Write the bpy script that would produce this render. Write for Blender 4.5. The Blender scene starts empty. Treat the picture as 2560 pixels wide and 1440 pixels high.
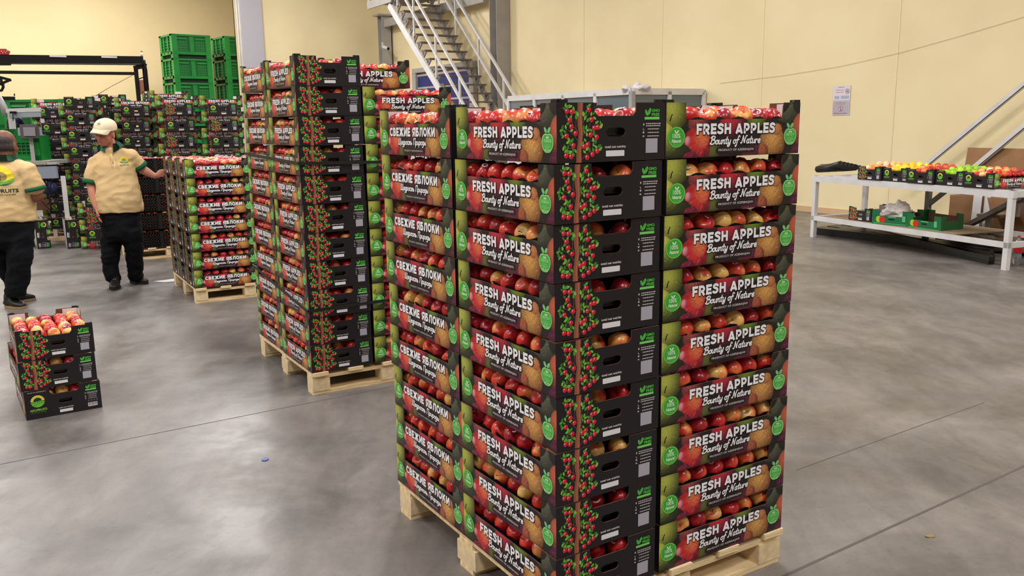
import bpy, bmesh, math, random
import numpy as np
from mathutils import Vector, Matrix
from mathutils.bvhtree import BVHTree
R = math.radians
rnd = random.Random(7)
sc = bpy.context.scene
COL = sc.collection

# ------------------------------------------------------------------ camera, world, lights, exposure
F_PX, PITCH, ROLL, CAM_H = 2137.9, .1909, -.0143, 1.6471
_f = Vector((0, math.cos(PITCH), -math.sin(PITCH)))
_r = Vector((1, 0, 0)); _u = _r.cross(_f)
RT = (math.cos(ROLL)*_r + math.sin(ROLL)*_u); UP = (-math.sin(ROLL)*_r + math.cos(ROLL)*_u)
cam = bpy.data.cameras.new('camera'); camo = bpy.data.objects.new('camera', cam); COL.objects.link(camo)
cam.sensor_width = 36; cam.lens = F_PX/2560*36; cam.clip_end = 200; cam.clip_start = .05
camo.matrix_world = Matrix(((RT.x, UP.x, -_f.x, 0), (RT.y, UP.y, -_f.y, 0), (RT.z, UP.z, -_f.z, CAM_H), (0, 0, 0, 1)))
sc.camera = camo
sc.view_settings.view_transform = 'Standard'; sc.view_settings.look = 'None'
sc.view_settings.gamma = 1; sc.view_settings.use_curve_mapping = False
sc.view_settings.exposure = 0.0
w = bpy.data.worlds.new('world'); sc.world = w; w.use_nodes = True
w.node_tree.nodes['Background'].inputs[0].default_value = (1, .97, .95, 1)
w.node_tree.nodes['Background'].inputs[1].default_value = .02
def lamp(x, y, z, p, sx=1.6, sy=1.6, col=(1, .965, .93)):
    l = bpy.data.lights.new('ceiling_lamp_light', 'AREA'); l.shape = 'RECTANGLE'; l.size = sx; l.size_y = sy; l.energy = p; l.color = col
    o = bpy.data.objects.new('ceiling_lamp_light', l); o.location = (x, y, z); COL.objects.link(o); return o
LAMPS = [(x, y) for y in (-3, 5, 13, 20) for x in (-14, -7, 0, 6.5) if not (x > 6 and y > 8) and not (x == 0 and y > 18)] + [(-17, 26), (-7, 24.5), (-13, 28.5)]  # appended entries include unseen lamps added to brighten the far walls
LAMP_Z = 8.0
for x, y in LAMPS: lamp(x, y, LAMP_Z-.12, 385 if y < 20 else 450)

# ------------------------------------------------------------------ helpers
def ray(px, py): return _f + RT*((px-1280)/F_PX) - UP*((py-720)/F_PX)
def gz(px, py, z=0.0):
    d = ray(px, py); t = (z-CAM_H)/d.z; return Vector((0, 0, CAM_H)) + d*t
def gy(px, py, Y):
    d = ray(px, py); return Vector((0, 0, CAM_H)) + d*(Y/d.y)
def lin(c): return tuple((x/255/12.92 if x/255 <= .04045 else ((x/255+.055)/1.055)**2.4) for x in c[:3])
YAW = R(31.3)
U = Vector((-math.sin(YAW), math.cos(YAW), 0)); V = Vector((math.cos(YAW), math.sin(YAW), 0))
MATS = {}
def mat(name, rgb, rough=.6, metal=0, noise=0, nscale=8, bump=0, bscale=60, spec=.5, rgb2=None, emit=0, alpha=1, trans=0, coord='Object', stretch=(1,1,1)):
    if name in MATS: return MATS[name]
    m = bpy.data.materials.new(name); m.use_nodes = True; nt = m.node_tree; b = nt.nodes['Principled BSDF']
    c = lin(rgb); b.inputs['Base Color'].default_value = (*c, 1); b.inputs['Roughness'].default_value = rough
    b.inputs['Metallic'].default_value = metal; b.inputs['Specular IOR Level'].default_value = spec
    if trans: b.inputs['Transmission Weight'].default_value = trans
    if emit: b.inputs['Emission Color'].default_value = (*c, 1); b.inputs['Emission Strength'].default_value = emit
    if noise or bump or rgb2:
        tc = nt.nodes.new('ShaderNodeTexCoord'); mp = nt.nodes.new('ShaderNodeMapping'); mp.inputs['Scale'].default_value = stretch
        nt.links.new(tc.outputs[coord], mp.inputs[0])
    if noise or rgb2:
        n = nt.nodes.new('ShaderNodeTexNoise'); n.inputs['Scale'].default_value = nscale; n.inputs['Detail'].default_value = 6
        nt.links.new(mp.outputs[0], n.inputs['Vector'])
        rp = nt.nodes.new('ShaderNodeValToRGB'); rp.color_ramp.elements[0].position = .35; rp.color_ramp.elements[1].position = .65
        c2 = lin(rgb2) if rgb2 else tuple(x*(1-noise) for x in c)
        rp.color_ramp.elements[0].color = (*c2, 1); rp.color_ramp.elements[1].color = (*c, 1)
        nt.links.new(n.outputs['Fac'], rp.inputs[0]); nt.links.new(rp.outputs[0], b.inputs['Base Color'])
    if bump:
        n2 = nt.nodes.new('ShaderNodeTexNoise'); n2.inputs['Scale'].default_value = bscale; n2.inputs['Detail'].default_value = 4
        nt.links.new(mp.outputs[0], n2.inputs['Vector'])
        bp = nt.nodes.new('ShaderNodeBump'); bp.inputs['Strength'].default_value = bump; bp.inputs['Distance'].default_value = .02
        nt.links.new(n2.outputs['Fac'], bp.inputs['Height']); nt.links.new(bp.outputs[0], b.inputs['Normal'])
    MATS[name] = m; return m
def print_mat(name='printed_ink', rough=.42):
    if name in MATS: return MATS[name]
    m = bpy.data.materials.new(name); m.use_nodes = True; nt = m.node_tree; b = nt.nodes['Principled BSDF']
    a = nt.nodes.new('ShaderNodeVertexColor'); a.layer_name = 'Col'
    nt.links.new(a.outputs['Color'], b.inputs['Base Color']); b.inputs['Roughness'].default_value = rough
    b.inputs['Specular IOR Level'].default_value = .35
    MATS[name] = m; return m

class MB:
    def __init__(s): s.v = []; s.f = []; s.m = []; s.mats = []; s.smooth = []
    def mi(s, m):
        if m not in s.mats: s.mats.append(m)
        return s.mats.index(m)
    def face(s, idx, m, sm=False): s.f.append(tuple(idx)); s.m.append(s.mi(m)); s.smooth.append(sm)
    def add(s, vs): n = len(s.v); s.v.extend([tuple(x) for x in vs]); return n
    def box(s, c, size, m, rot=None, mtop=None):
        x, y, z = (d/2 for d in size); M = rot.to_matrix() if rot is not None and hasattr(rot, 'to_matrix') else rot
        P = [Vector((a*x, b*y, e*z)) for e in (-1, 1) for a, b in ((-1,-1),(1,-1),(1,1),(-1,1))]
        if M is not None: P = [M @ p for p in P]
        n = s.add([Vector(c)+p for p in P])
        for q in ((3,2,1,0),(4,5,6,7),(0,1,5,4),(1,2,6,5),(2,3,7,6),(3,0,4,7)): s.face([n+i for i in q], m)
    def bar(s, p0, p1, w_, h_, m, up=Vector((0,0,1))):
        p0 = Vector(p0); p1 = Vector(p1); d = (p1-p0); L = d.length
        if L < 1e-6: return
        d.normalize(); sd = d.cross(up)
        if sd.length < 1e-4: sd = d.cross(Vector((1,0,0)))
        sd.normalize(); u2 = sd.cross(d)
        M = Matrix((d, sd, u2)).transposed(); s.box((p0+p1)/2, (L, w_, h_), m, rot=M)
    def tube(s, pts, r, m, seg=8, cap=True, sm=True):
        pts = [Vector(p) for p in pts]; rs = r if isinstance(r, (list, tuple)) else [r]*len(pts); rings = []
        pd = None
        for i, p in enumerate(pts):
            d = (pts[min(i+1, len(pts)-1)]-pts[max(i-1, 0)]).normalized()
            if pd is None: a = d.orthogonal().normalized()
            else: a = (a - d*a.dot(d)).normalized()
            pd = d; b = d.cross(a)
            rings.append(s.add([p+(a*math.cos(t)+b*math.sin(t))*rs[i] for t in [2*math.pi*k/seg for k in range(seg)]]))
        for i in range(len(pts)-1):
            for k in range(seg):
                s.face([rings[i]+k, rings[i]+(k+1) % seg, rings[i+1]+(k+1) % seg, rings[i+1]+k], m, sm)
        if cap: s.face([rings[0]+k for k in range(seg)][::-1], m); s.face([rings[-1]+k for k in range(seg)], m)
    def lathe(s, prof, m, seg=16, c=(0,0,0), M=None, sm=True):
        c = Vector(c); rings = []
        for (r_, z) in prof:
            P = [Vector((r_*math.cos(2*math.pi*k/seg), r_*math.sin(2*math.pi*k/seg), z)) for k in range(seg)] if r_ > 1e-6 else [Vector((0, 0, z))]
            if M is not None: P = [M @ p for p in P]
            rings.append((s.add([c+p for p in P]), len(P)))
        for i in range(len(rings)-1):
            (a, na), (b, nb) = rings[i], rings[i+1]
            for k in range(seg):
                k2 = (k+1) % seg
                q = ([a] if na == 1 else [a+k, a+k2]) + ([b] if nb == 1 else [b+k2, b+k])
                if len(q) > 2: s.face(q, m, sm)
    def prism(s, poly, z0, z1, m, M=None, c=(0,0,0), mside=None):
        c = Vector(c); P = [Vector((x, y, z0)) for x, y in poly]+[Vector((x, y, z1)) for x, y in poly]
        if M is not None: P = [M @ p for p in P]
        n = s.add([c+p for p in P]); k = len(poly)
        s.face([n+i for i in range(k)][::-1], m); s.face([n+k+i for i in range(k)], m)
        for i in range(k): j = (i+1) % k; s.face([n+i, n+j, n+k+j, n+k+i], mside or m)
    def ellipsoid(s, c, r, m, seg=12, rings=8, M=None):
        pr = [(math.sin(math.pi*i/rings), -math.cos(math.pi*i/rings)) for i in range(rings+1)]
        pr[0] = (0, -1); pr[-1] = (0, 1)
        S = Matrix.Diagonal(Vector(r)); s.lathe(pr, m, seg, c, (M @ S) if M is not None else S)
    def mesh(s, name):
        me = bpy.data.meshes.new(name); me.from_pydata(s.v, [], s.f)
        for m in s.mats: me.materials.append(m)
        me.polygons.foreach_set('material_index', s.m); me.polygons.foreach_set('use_smooth', s.smooth); me.update(); return me
    def build(s, name, parent=None, loc=(0,0,0), rz=0, **k): return link(name, s.mesh(name), parent, loc, rz, **k)
def link(name, me, parent=None, loc=(0,0,0), rz=0, label=None, cat=None, group=None, kind=None):
    o = bpy.data.objects.new(name, me); COL.objects.link(o); o.location = loc; o.rotation_euler = (0, 0, rz)
    if parent is not None: o.parent = parent
    return tag(o, label, cat, group, kind)
def tag(o, label=None, cat=None, group=None, kind=None):
    for k, v in (('label', label), ('category', cat), ('group', group), ('kind', kind)):
        if v: o[k] = v
    return o
def thing(name, label, cat, loc=(0,0,0), rz=0, group=None): return link(name, None, None, loc, rz, label, cat, group)
ORD = ['top', 'second', 'third', 'fourth', 'fifth', 'sixth', 'seventh', 'eighth', 'ninth', 'tenth', 'eleventh', 'twelfth', 'thirteenth', 'fourteenth', 'fifteenth', 'sixteenth', 'seventeenth', 'eighteenth', 'nineteenth']

BLACK = mat('black_carton', (31, 28, 32), .5, spec=.3)
KRAFT = mat('brown_cardboard', (112, 74, 58), .9, noise=.25, nscale=30)
WHITE = mat('white_board', (222, 214, 216), .7)
WOOD = mat('pine_wood', (246, 224, 180), .75, rgb2=(224, 192, 142), nscale=5, stretch=(1, 9, 9), bump=.25, bscale=25)
WOOD2 = mat('pine_wood_end', (240, 216, 174), .8, noise=.2, nscale=30)
GREYM = mat('grey_painted_steel', (168, 163, 160), .5, noise=.12, nscale=3)
WHITEP = mat('white_painted_steel', (214, 212, 214), .4, noise=.12, nscale=4)
DARKM = mat('dark_steel', (14, 12, 12), .6, spec=.2)
GREENP = mat('green_plastic', (12, 132, 54), .35, noise=.2, nscale=2)
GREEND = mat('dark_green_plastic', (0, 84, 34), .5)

# ------------------------------------------------------------------ setting
def plane_obj(name, pts, m, parent=None):
    b = MB(); n = b.add(pts); b.face([n+i for i in range(len(pts))], m); o = b.build(name, parent); o['kind'] = 'structure'; return o
def floor_mat():
    m = bpy.data.materials.new('polished_concrete'); m.use_nodes = True; nt = m.node_tree; N = nt.nodes.new; L = nt.links.new
    b = nt.nodes['Principled BSDF']; tc = N('ShaderNodeTexCoord')
    def noise(scale, det=6, rough=.6, dist=0, st=(1,1,1)):
        mp = N('ShaderNodeMapping'); mp.inputs['Scale'].default_value = st; mp.inputs['Rotation'].default_value = (0, 0, -YAW)
        L(tc.outputs['Object'], mp.inputs[0]); n = N('ShaderNodeTexNoise')
        n.inputs['Scale'].default_value = scale; n.inputs['Detail'].default_value = det; n.inputs['Roughness'].default_value = rough; n.inputs['Distortion'].default_value = dist
        L(mp.outputs[0], n.inputs['Vector']); return n
    def ramp(src, a, ca, c, cb):
        r = N('ShaderNodeValToRGB'); r.color_ramp.elements[0].position = a; r.color_ramp.elements[0].color = ca; r.color_ramp.elements[1].position = c; r.color_ramp.elements[1].color = cb
        L(src, r.inputs[0]); return r
    g = lambda c: (*lin(c), 1)
    r1 = ramp(noise(1.1, 8, .65, .6).outputs['Fac'], .32, g((92, 87, 85)), .68, g((132, 126, 123)))
    r2 = ramp(noise(5.5, 6, .7, .4, (1, .35, 1)).outputs['Fac'], .38, (.72, .71, .71, 1), .62, (1, 1, 1, 1))
    r3 = ramp(noise(38, 3, .6).outputs['Fac'], .30, (.78, .77, .76, 1), .42, (1, 1, 1, 1))
    def mul(a, c, f=1):
        x = N('ShaderNodeMix'); x.data_type = 'RGBA'; x.blend_type = 'MULTIPLY'; x.inputs[0].default_value = f; L(a, x.inputs[6]); L(c, x.inputs[7]); return x.outputs[2]
    c = mul(mul(r1.outputs[0], r2.outputs[0], .8), r3.outputs[0], .7)
    L(c, b.inputs['Base Color'])
    rr = ramp(noise(2.2, 6, .6, .5).outputs['Fac'], .35, (.32, .32, .32, 1), .65, (.50, .50, .50, 1)); L(rr.outputs[0], b.inputs['Roughness'])
    bp = N('ShaderNodeBump'); bp.inputs['Strength'].default_value = .12; bp.inputs['Distance'].default_value = .01
    L(noise(9, 5).outputs['Fac'], bp.inputs['Height']); L(bp.outputs[0], b.inputs['Normal'])
    return m
WALLM = mat('cream_wall_panel', (234, 219, 178), .85, rgb2=(227, 211, 169), nscale=.7, bump=.06, bscale=4)
WALLD = mat('cream_wall_panel_shaded', (228, 208, 162), .85, rgb2=(222, 202, 156), nscale=.5)  # darker copy of the wall cream: weaker light far back put into the colour
fl = plane_obj('floor', [(-24, -8, 0), (16, -8, 0), (16, 48, 0), (-24, 48, 0)], floor_mat())
W0 = Vector((5.23, 15.54, 0))                       # a point of the long wall's foot; the wall runs along U
HT = 8.4
def wpt(t, off=0, z=0): return W0 + U*t - V*off + Vector((0, 0, z))
a0, a1 = wpt(-27), wpt(18.8)
kp = a1 - V*5.12                                    # outer corner with the grey column
kb = kp + Vector((3.2, 9, 0)); kf = kb - V*26
up = Vector((0, 0, HT))
plane_obj('wall_right', [a0, a1, a1+up, a0+up], WALLM)
plane_obj('wall_back', [a1, kp, kp+up, a1+up], WALLM)
plane_obj('wall_return', [kp, kb, kb+up, kp+up], WALLD)
plane_obj('wall_far', [kb, kf, kf+up, kb+up], WALLD)
g0 = a0 - V*38
plane_obj('wall_front', [a0, g0, g0+up, a0+up][::-1], WALLD)
plane_obj('wall_left', [g0, kf, kf+up, g0+up], WALLD)
plane_obj('ceiling', [(-30, -20, HT), (-30, 52, HT), (30, 52, HT), (30, -20, HT)], mat('ceiling_sheet', (205, 202, 196), .8))
for x, y in LAMPS:
    t = thing('ceiling_lamp', 'unseen square white ceiling lamp over the hall floor', 'lamp', (x, y, LAMP_Z), 0, 'ceiling lamps')
    b = MB(); b.box((0, 0, .02), (1.7, 1.7, .1), WHITEP); b.build('lamp_housing', t)
    b = MB(); b.box((0, 0, HT-LAMP_Z-.15), (.05, .05, .3), GREYM); b.build('lamp_rod', t)
# panel joints of the long wall, base strip, scuffs
SEAM = mat('wall_seam', (231, 215, 175), .9)
for i, t_ in enumerate((-7.4, -4.6, -1.8, 1.0, 3.8, 6.6)):
    b = MB(); p = wpt(t_, .004); b.box((p.x, p.y, HT/2), (.03, .006, HT), SEAM, rot=Matrix.Rotation(YAW+math.pi/2, 3, 'Z')); o = b.build('wall_seam', bpy.data.objects['wall_right'])
b = MB(); c = (wpt(-4, .012)); b.box((c.x, c.y, .05), (22, .02, .1), mat('base_strip', (206, 172, 132), .8), rot=Matrix.Rotation(YAW+math.pi/2, 3, 'Z')); o = b.build('baseboard_right'); o['kind'] = 'structure'
b = MB()
pts = [gy(1, 1, 1)]
def on_wall(px, py, off=0.0):
    d = ray(px, py); P = W0 - V*off; t = (P-Vector((0, 0, CAM_H))).dot(V)/d.dot(V); return Vector((0, 0, CAM_H))+d*t
cable = [(1800, 208), (1950, 190), (2100, 166), (2250, 132), (2400, 90), (2560, 42), (2700, -10)]
b.tube([on_wall(x, y, .012) for x, y in cable], .0022, mat('thin_cable', (190, 170, 130), .8), 5)
tag(b.build('wall_cable'), 'thin pale cable sagging along the cream wall', 'cable')
# floor joints
JM = mat('floor_joint', (88, 80, 78), .9)
def joint(p0, p1, w_=.012):
    b = MB(); b.bar(Vector(p0)+Vector((0, 0, .0006)), Vector(p1)+Vector((0, 0, .0006)), w_, .0012, JM); o = b.build('floor_joint', fl)
q0, q1 = gz(1960, 1440), gz(2560, 1165); dd = (q1-q0).normalized(); joint(q0-dd*6, q1+dd*4.2)
q0 = gz(2150, 1118); joint(q0-dd*.5, q0+dd*1.2, .004)
q0 = gz(2000, 330+560); 
for q, l0, l1 in ((gz(0, 640), 0, 9), (gz(760, 1010), -4, 3)): joint(q-dd*abs(l0), q+dd*l1, .004)

# ------------------------------------------------------------------ carton artwork
INK = print_mat()
class Art:
    """flat coloured print in millimetres; layer lifts by .12 mm"""
    def __init__(s): s.v = []; s.f = []; s.c = []; s.k = 0
    def poly(s, pts, col, layer):
        s.k += 1; e = (s.k % 12)*.00001     # overlapping strokes never lie in exactly one plane
        n = len(s.v); s.v += [(x/1000, y/1000, .0006+layer*.00015+e) for x, y in pts]; s.f.append(tuple(range(n, n+len(pts)))); s.c += [(*lin(col), 1)]*len(pts)
    def ell(s, cx, cy, rx, ry, col, layer, n=14, a=0):
        ca, sa = math.cos(a), math.sin(a)
        s.poly([(cx+rx*math.cos(t)*ca-ry*math.sin(t)*sa, cy+rx*math.cos(t)*sa+ry*math.sin(t)*ca) for t in [2*math.pi*k/n for k in range(n)]], col, layer)
    def rect(s, x0, y0, x1, y1, col, layer, r=0, n=4):
        if r:
            P = []
            for cx, cy, a in ((x1-r, y1-r, 0), (x0+r, y1-r, 90), (x0+r, y0+r, 180), (x1-r, y0+r, 270)):
                P += [(cx+r*math.cos(R(a+90*k/n)), cy+r*math.sin(R(a+90*k/n))) for k in range(n+1)]
            s.poly(P, col, layer)
        else: s.poly([(x0, y0), (x1, y0), (x1, y1), (x0, y1)], col, layer)
    def stroke(s, pts, w_, col, layer):
        for i in range(len(pts)-1):
            (x0, y0), (x1, y1) = pts[i], pts[i+1]; wa = w_ if not isinstance(w_, (list, tuple)) else w_[i]; wb = w_ if not isinstance(w_, (list, tuple)) else w_[i+1]
            dx, dy = x1-x0, y1-y0; L = math.hypot(dx, dy) or 1; nx, ny = -dy/L/2, dx/L/2
            s.poly([(x0-nx*wa, y0-ny*wa), (x1-nx*wb, y1-ny*wb), (x1+nx*wb, y1+ny*wb), (x0+nx*wa, y0+ny*wa)], col, layer)
            if i: s.ell(x0, y0, wa/2, wa/2, col, layer, 6)
    def tris(s, V_, T_, col, layer, f=lambda p: p):
        n = len(s.v); s.v += [(lambda q: (q[0]/1000, q[1]/1000, .0006+layer*.00015))(f(p)) for p in V_]; s.f += [tuple(n+i for i in t) for t in T_]; s.c += [(*lin(col), 1)]*len(V_)
    def grid(s, x0, y0, x1, y1, step, fn, keep):
        nx = round((x1-x0)/step); ny = round((y1-y0)/step)
        X, Y = np.meshgrid(np.linspace(x0, x1, nx+1), np.linspace(y0, y1, ny+1)); C = fn(X, Y)
        C = np.clip(C, 0, 255)/255; C = np.where(C <= .04045, C/12.92, ((C+.055)/1.055)**2.4)
        n = len(s.v); s.v += [(a/1000, b/1000, .0003) for a, b in zip(X.ravel(), Y.ravel())]; s.c += [(*c, 1) for c in C.reshape(-1, 3).tolist()]
        for j in range(ny):
            for i in range(nx):
                if keep((X[j, i]+X[j, i+1])/2, (Y[j, i]+Y[j+1, i])/2): k = n+j*(nx+1)+i; s.f.append((k, k+1, k+nx+2, k+nx+1))
    def mesh(s, name, M=None, flip=False):
        me = bpy.data.meshes.new(name); vs = [M @ Vector(v) for v in s.v] if M is not None else s.v
        me.from_pydata([tuple(v) for v in vs], [], s.f); a = me.color_attributes.new('Col', 'FLOAT_COLOR', 'POINT')
        a.data.foreach_set('color', np.array(s.c, dtype=np.float32).ravel()); me.materials.append(INK); me.update(); return me
_tc = {}
def text_tris(body, off=0.0, shear=0.0, space=1.0, res=2):
    k = (body, off, shear, space)
    if k in _tc: return _tc[k]
    c = bpy.data.curves.new('lettering', 'FONT'); c.body = body; c.offset = off; c.shear = shear; c.space_character = space; c.resolution_u = res; c.size = 1
    o = bpy.data.objects.new('lettering', c); COL.objects.link(o); dg = bpy.context.evaluated_depsgraph_get(); dg.update()
    e = o.evaluated_get(dg); me = e.to_mesh(); me.calc_loop_triangles()
    V_ = [(v.co.x, v.co.y) for v in me.vertices]; T_ = [tuple(t.vertices) for t in me.loop_triangles]
    e.to_mesh_clear(); bpy.data.objects.remove(o); bpy.data.curves.remove(c)
    _tc[k] = (V_, T_); return _tc[k]
def put_text(art, body, x0, y0, x1, y1, col, layer, off=0.0, shear=0.0, space=1.0, outline=None, ocol=(20, 15, 20), shadow=(0, 0), f=None):
    """fits the text (its unemboldened bounding box) in x0..x1, y0..y1"""
    V_, T_ = text_tris(body, off, shear, space); xs = [p[0] for p in V_]; ys = [p[1] for p in V_]
    bx0, bx1, by0, by1 = min(xs), max(xs), min(ys), max(ys); sx = (x1-x0)/(bx1-bx0); sy = (y1-y0)/(by1-by0)
    g = (lambda p: p) if f is None else f
    if outline:
        V2, T2 = text_tris(body, off+outline, shear, space)
        art.tris(V2, T2, ocol, layer-1, lambda p: g((x0+(p[0]-bx0)*sx+shadow[0], y0+(p[1]-by0)*sy+shadow[1])))
    art.tris(V_, T_, col, layer, lambda p: g((x0+(p[0]-bx0)*sx, y0+(p[1]-by0)*sy)))

LONG = [(0, 0), (600, 0), (600, 170), (526, 170), (518, 160), (516, 117), (80, 117), (78, 158), (70, 170), (0, 170)]
END_L = [(0, 0), (211, 0), (211, 72), (187, 72), (178, 76), (174, 85), (178, 94), (187, 98), (211, 98), (211, 132), (145, 132), (133, 145), (131, 170), (0, 170)]
END_R = [(211, 0), (400, 0), (400, 170), (287, 170), (287, 146), (275, 132), (211, 132), (211, 98), (235, 98), (244, 94), (248, 85), (244, 76), (235, 72), (211, 72)]
rs = np.random.RandomState(5)
DROPS = [(rs.uniform(0, 600), rs.uniform(0, 165), rs.uniform(1.0, 2.3)) for _ in range(260)]
def paint(X, Y):
    C = np.zeros(X.shape+(3,)); C[:] = (34, 27, 28)
    def blob(cx, cy, rx, ry, col, edge, lx=-.35, ly=.45, rot=0, pw=1.3):
        nonlocal C
        a = math.radians(rot); dx = (X-cx)*math.cos(a)+(Y-cy)*math.sin(a); dy = -(X-cx)*math.sin(a)+(Y-cy)*math.cos(a)
        u, v = dx/rx, dy/ry; d = np.sqrt(u*u+v*v); m = np.clip((1.0-d)/.05, 0, 1)[..., None]
        sh = np.clip(1-((u-lx)**2+(v-ly)**2)/2.2, 0, 1)[..., None]**pw
        cc = np.array(edge)*(1-sh)+np.array(col)*sh; C = C*(1-m)+cc*m
    def speck(cx, cy, rx, ry, amp):
        nonlocal C
        n = np.sin(X*1.9+np.sin(Y*1.1)*2)*np.sin(Y*1.7+np.cos(X*.9)*2)
        m = ((((X-cx)/rx)**2+((Y-cy)/ry)**2) < .95)[..., None]; C = C+m*(n[..., None]*amp)
    from mathutils import noise as mn
    fine = np.array([mn.noise(Vector((x*.16, y*.16, 3.0)))+.6*mn.noise(Vector((x*.42, y*.42, 7.0))) for x, y in zip(X.ravel(), Y.ravel())]).reshape(X.shape)
    streak = np.array([mn.noise(Vector((math.atan2(y-60, x-150)*9, math.hypot(x-150, y-60)*.03, 1.0))) for x, y in zip(X.ravel(), Y.ravel())]).reshape(X.shape)
    def tex(cx, cy, rx, ry, amp, src=None, tint=(1, .9, .6)):
        nonlocal C
        m = np.clip((1-np.sqrt(((X-cx)/rx)**2+((Y-cy)/ry)**2))/.2, 0, 1)[..., None]; C = C+m*(fine if src is None else src)[..., None]*amp*np.array(tint)
    blob(552, 150, 84, 50, (96, 100, 78), (34, 35, 30), -.55, .2, pw=1.8); blob(500, 182, 52, 50, (54, 52, 42), (22, 21, 21)); blob(594, 178, 34, 44, (44, 42, 36), (22, 20, 21))
    blob(140, 104, 52, 38, (160, 70, 66), (34, 16, 28), pw=1.6); blob(392, 122, 48, 32, (112, 136, 42), (24, 28, 15), -.1, -.1, pw=1.6)
    blob(206, 6, 30, 46, (98, 102, 50), (28, 28, 18), pw=1.6); blob(286, 100, 62, 44, (196, 40, 58), (58, 12, 34), pw=1.5)
    blob(380, -6, 56, 40, (112, 30, 66), (44, 14, 32), pw=1.6); blob(268, 8, 42, 36, (60, 20, 40), (28, 13, 24)); 
    blob(122, 28, 64, 66, (214, 50, 52), (66, 12, 36), .0, .42, -12, pw=1.7); blob(150, 62, 34, 36, (222, 116, 72), (178, 42, 46), .0, .2); tex(130, 36, 58, 60, 34, streak, (1, .7, .5)); tex(124, 28, 60, 60, 16)
    blob(90, 50, 13, 17, (232, 160, 168), (176, 50, 72)); blob(80, 2, 52, 26, (120, 28, 62), (60, 16, 40))
    blob(608, 76, 46, 62, (196, 96, 70), (60, 18, 32), -.25, .45, pw=1.6); blob(600, 4, 40, 30, (88, 26, 58), (44, 16, 34))
    blob(468, 36, 64, 62, (212, 156, 84), (88, 48, 26), .12, .30, 25, pw=1.9); blob(428, 10, 24, 28, (172, 92, 62), (104, 52, 40)); blob(490, 82, 24, 20, (200, 130, 78), (158, 94, 52)); tex(468, 36, 62, 60, 36)
    blob(34, 18, 70, 32, (64, 72, 38), (24, 25, 18)); blob(102, -4, 34, 24, (132, 30, 58), (70, 16, 40))
    blob(34, 146, 60, 60, (176, 182, 78), (38, 44, 18), -.3, .1, pw=1.7); tex(34, 146, 60, 60, 14); blob(-16, 64, 70, 50, (196, 200, 84), (62, 74, 26), -.1, .55, -26, pw=1.6); tex(-16, 64, 70, 50, 12)
    for x, y, r_ in DROPS:
        d = ((X-x)**2+((Y-y)*1.0)**2); m = np.exp(-d/(r_*r_*.6))[..., None]; base = C
        C = np.where(C.max(axis=-1, keepdims=True) > 60, base*(1-m*.55)+np.array((240, 220, 200))*m*.55, base)
    m = np.clip((Y-2)/6, 0, 1)[..., None]; C = C*(.8+.2*m)
    return C
def in_long(x, y): return y < 117 or x < 79 or x > 517
def arc(cx, cy, rx, ry, a0, a1, n=10): return [(cx+rx*math.cos(R(a0+(a1-a0)*k/n)), cy+ry*math.sin(R(a0+(a1-a0)*k/n))) for k in range(n+1)]
def crom(P, n=4):
    if len(P) < 3: return P
    Q = [P[0]]+list(P)+[P[-1]]; out = []
    for i in range(1, len(Q)-2):
        p0, p1, p2, p3 = Q[i-1:i+3]
        for k in range(n):
            t = k/n; out.append(tuple(.5*((2*p1[j])+(-p0[j]+p2[j])*t+(2*p0[j]-5*p1[j]+4*p2[j]-p3[j])*t*t+(-p0[j]+3*p1[j]-3*p2[j]+p3[j])*t**3) for j in (0, 1)))
    return out+[P[-1]]
h_ = .125
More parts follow.
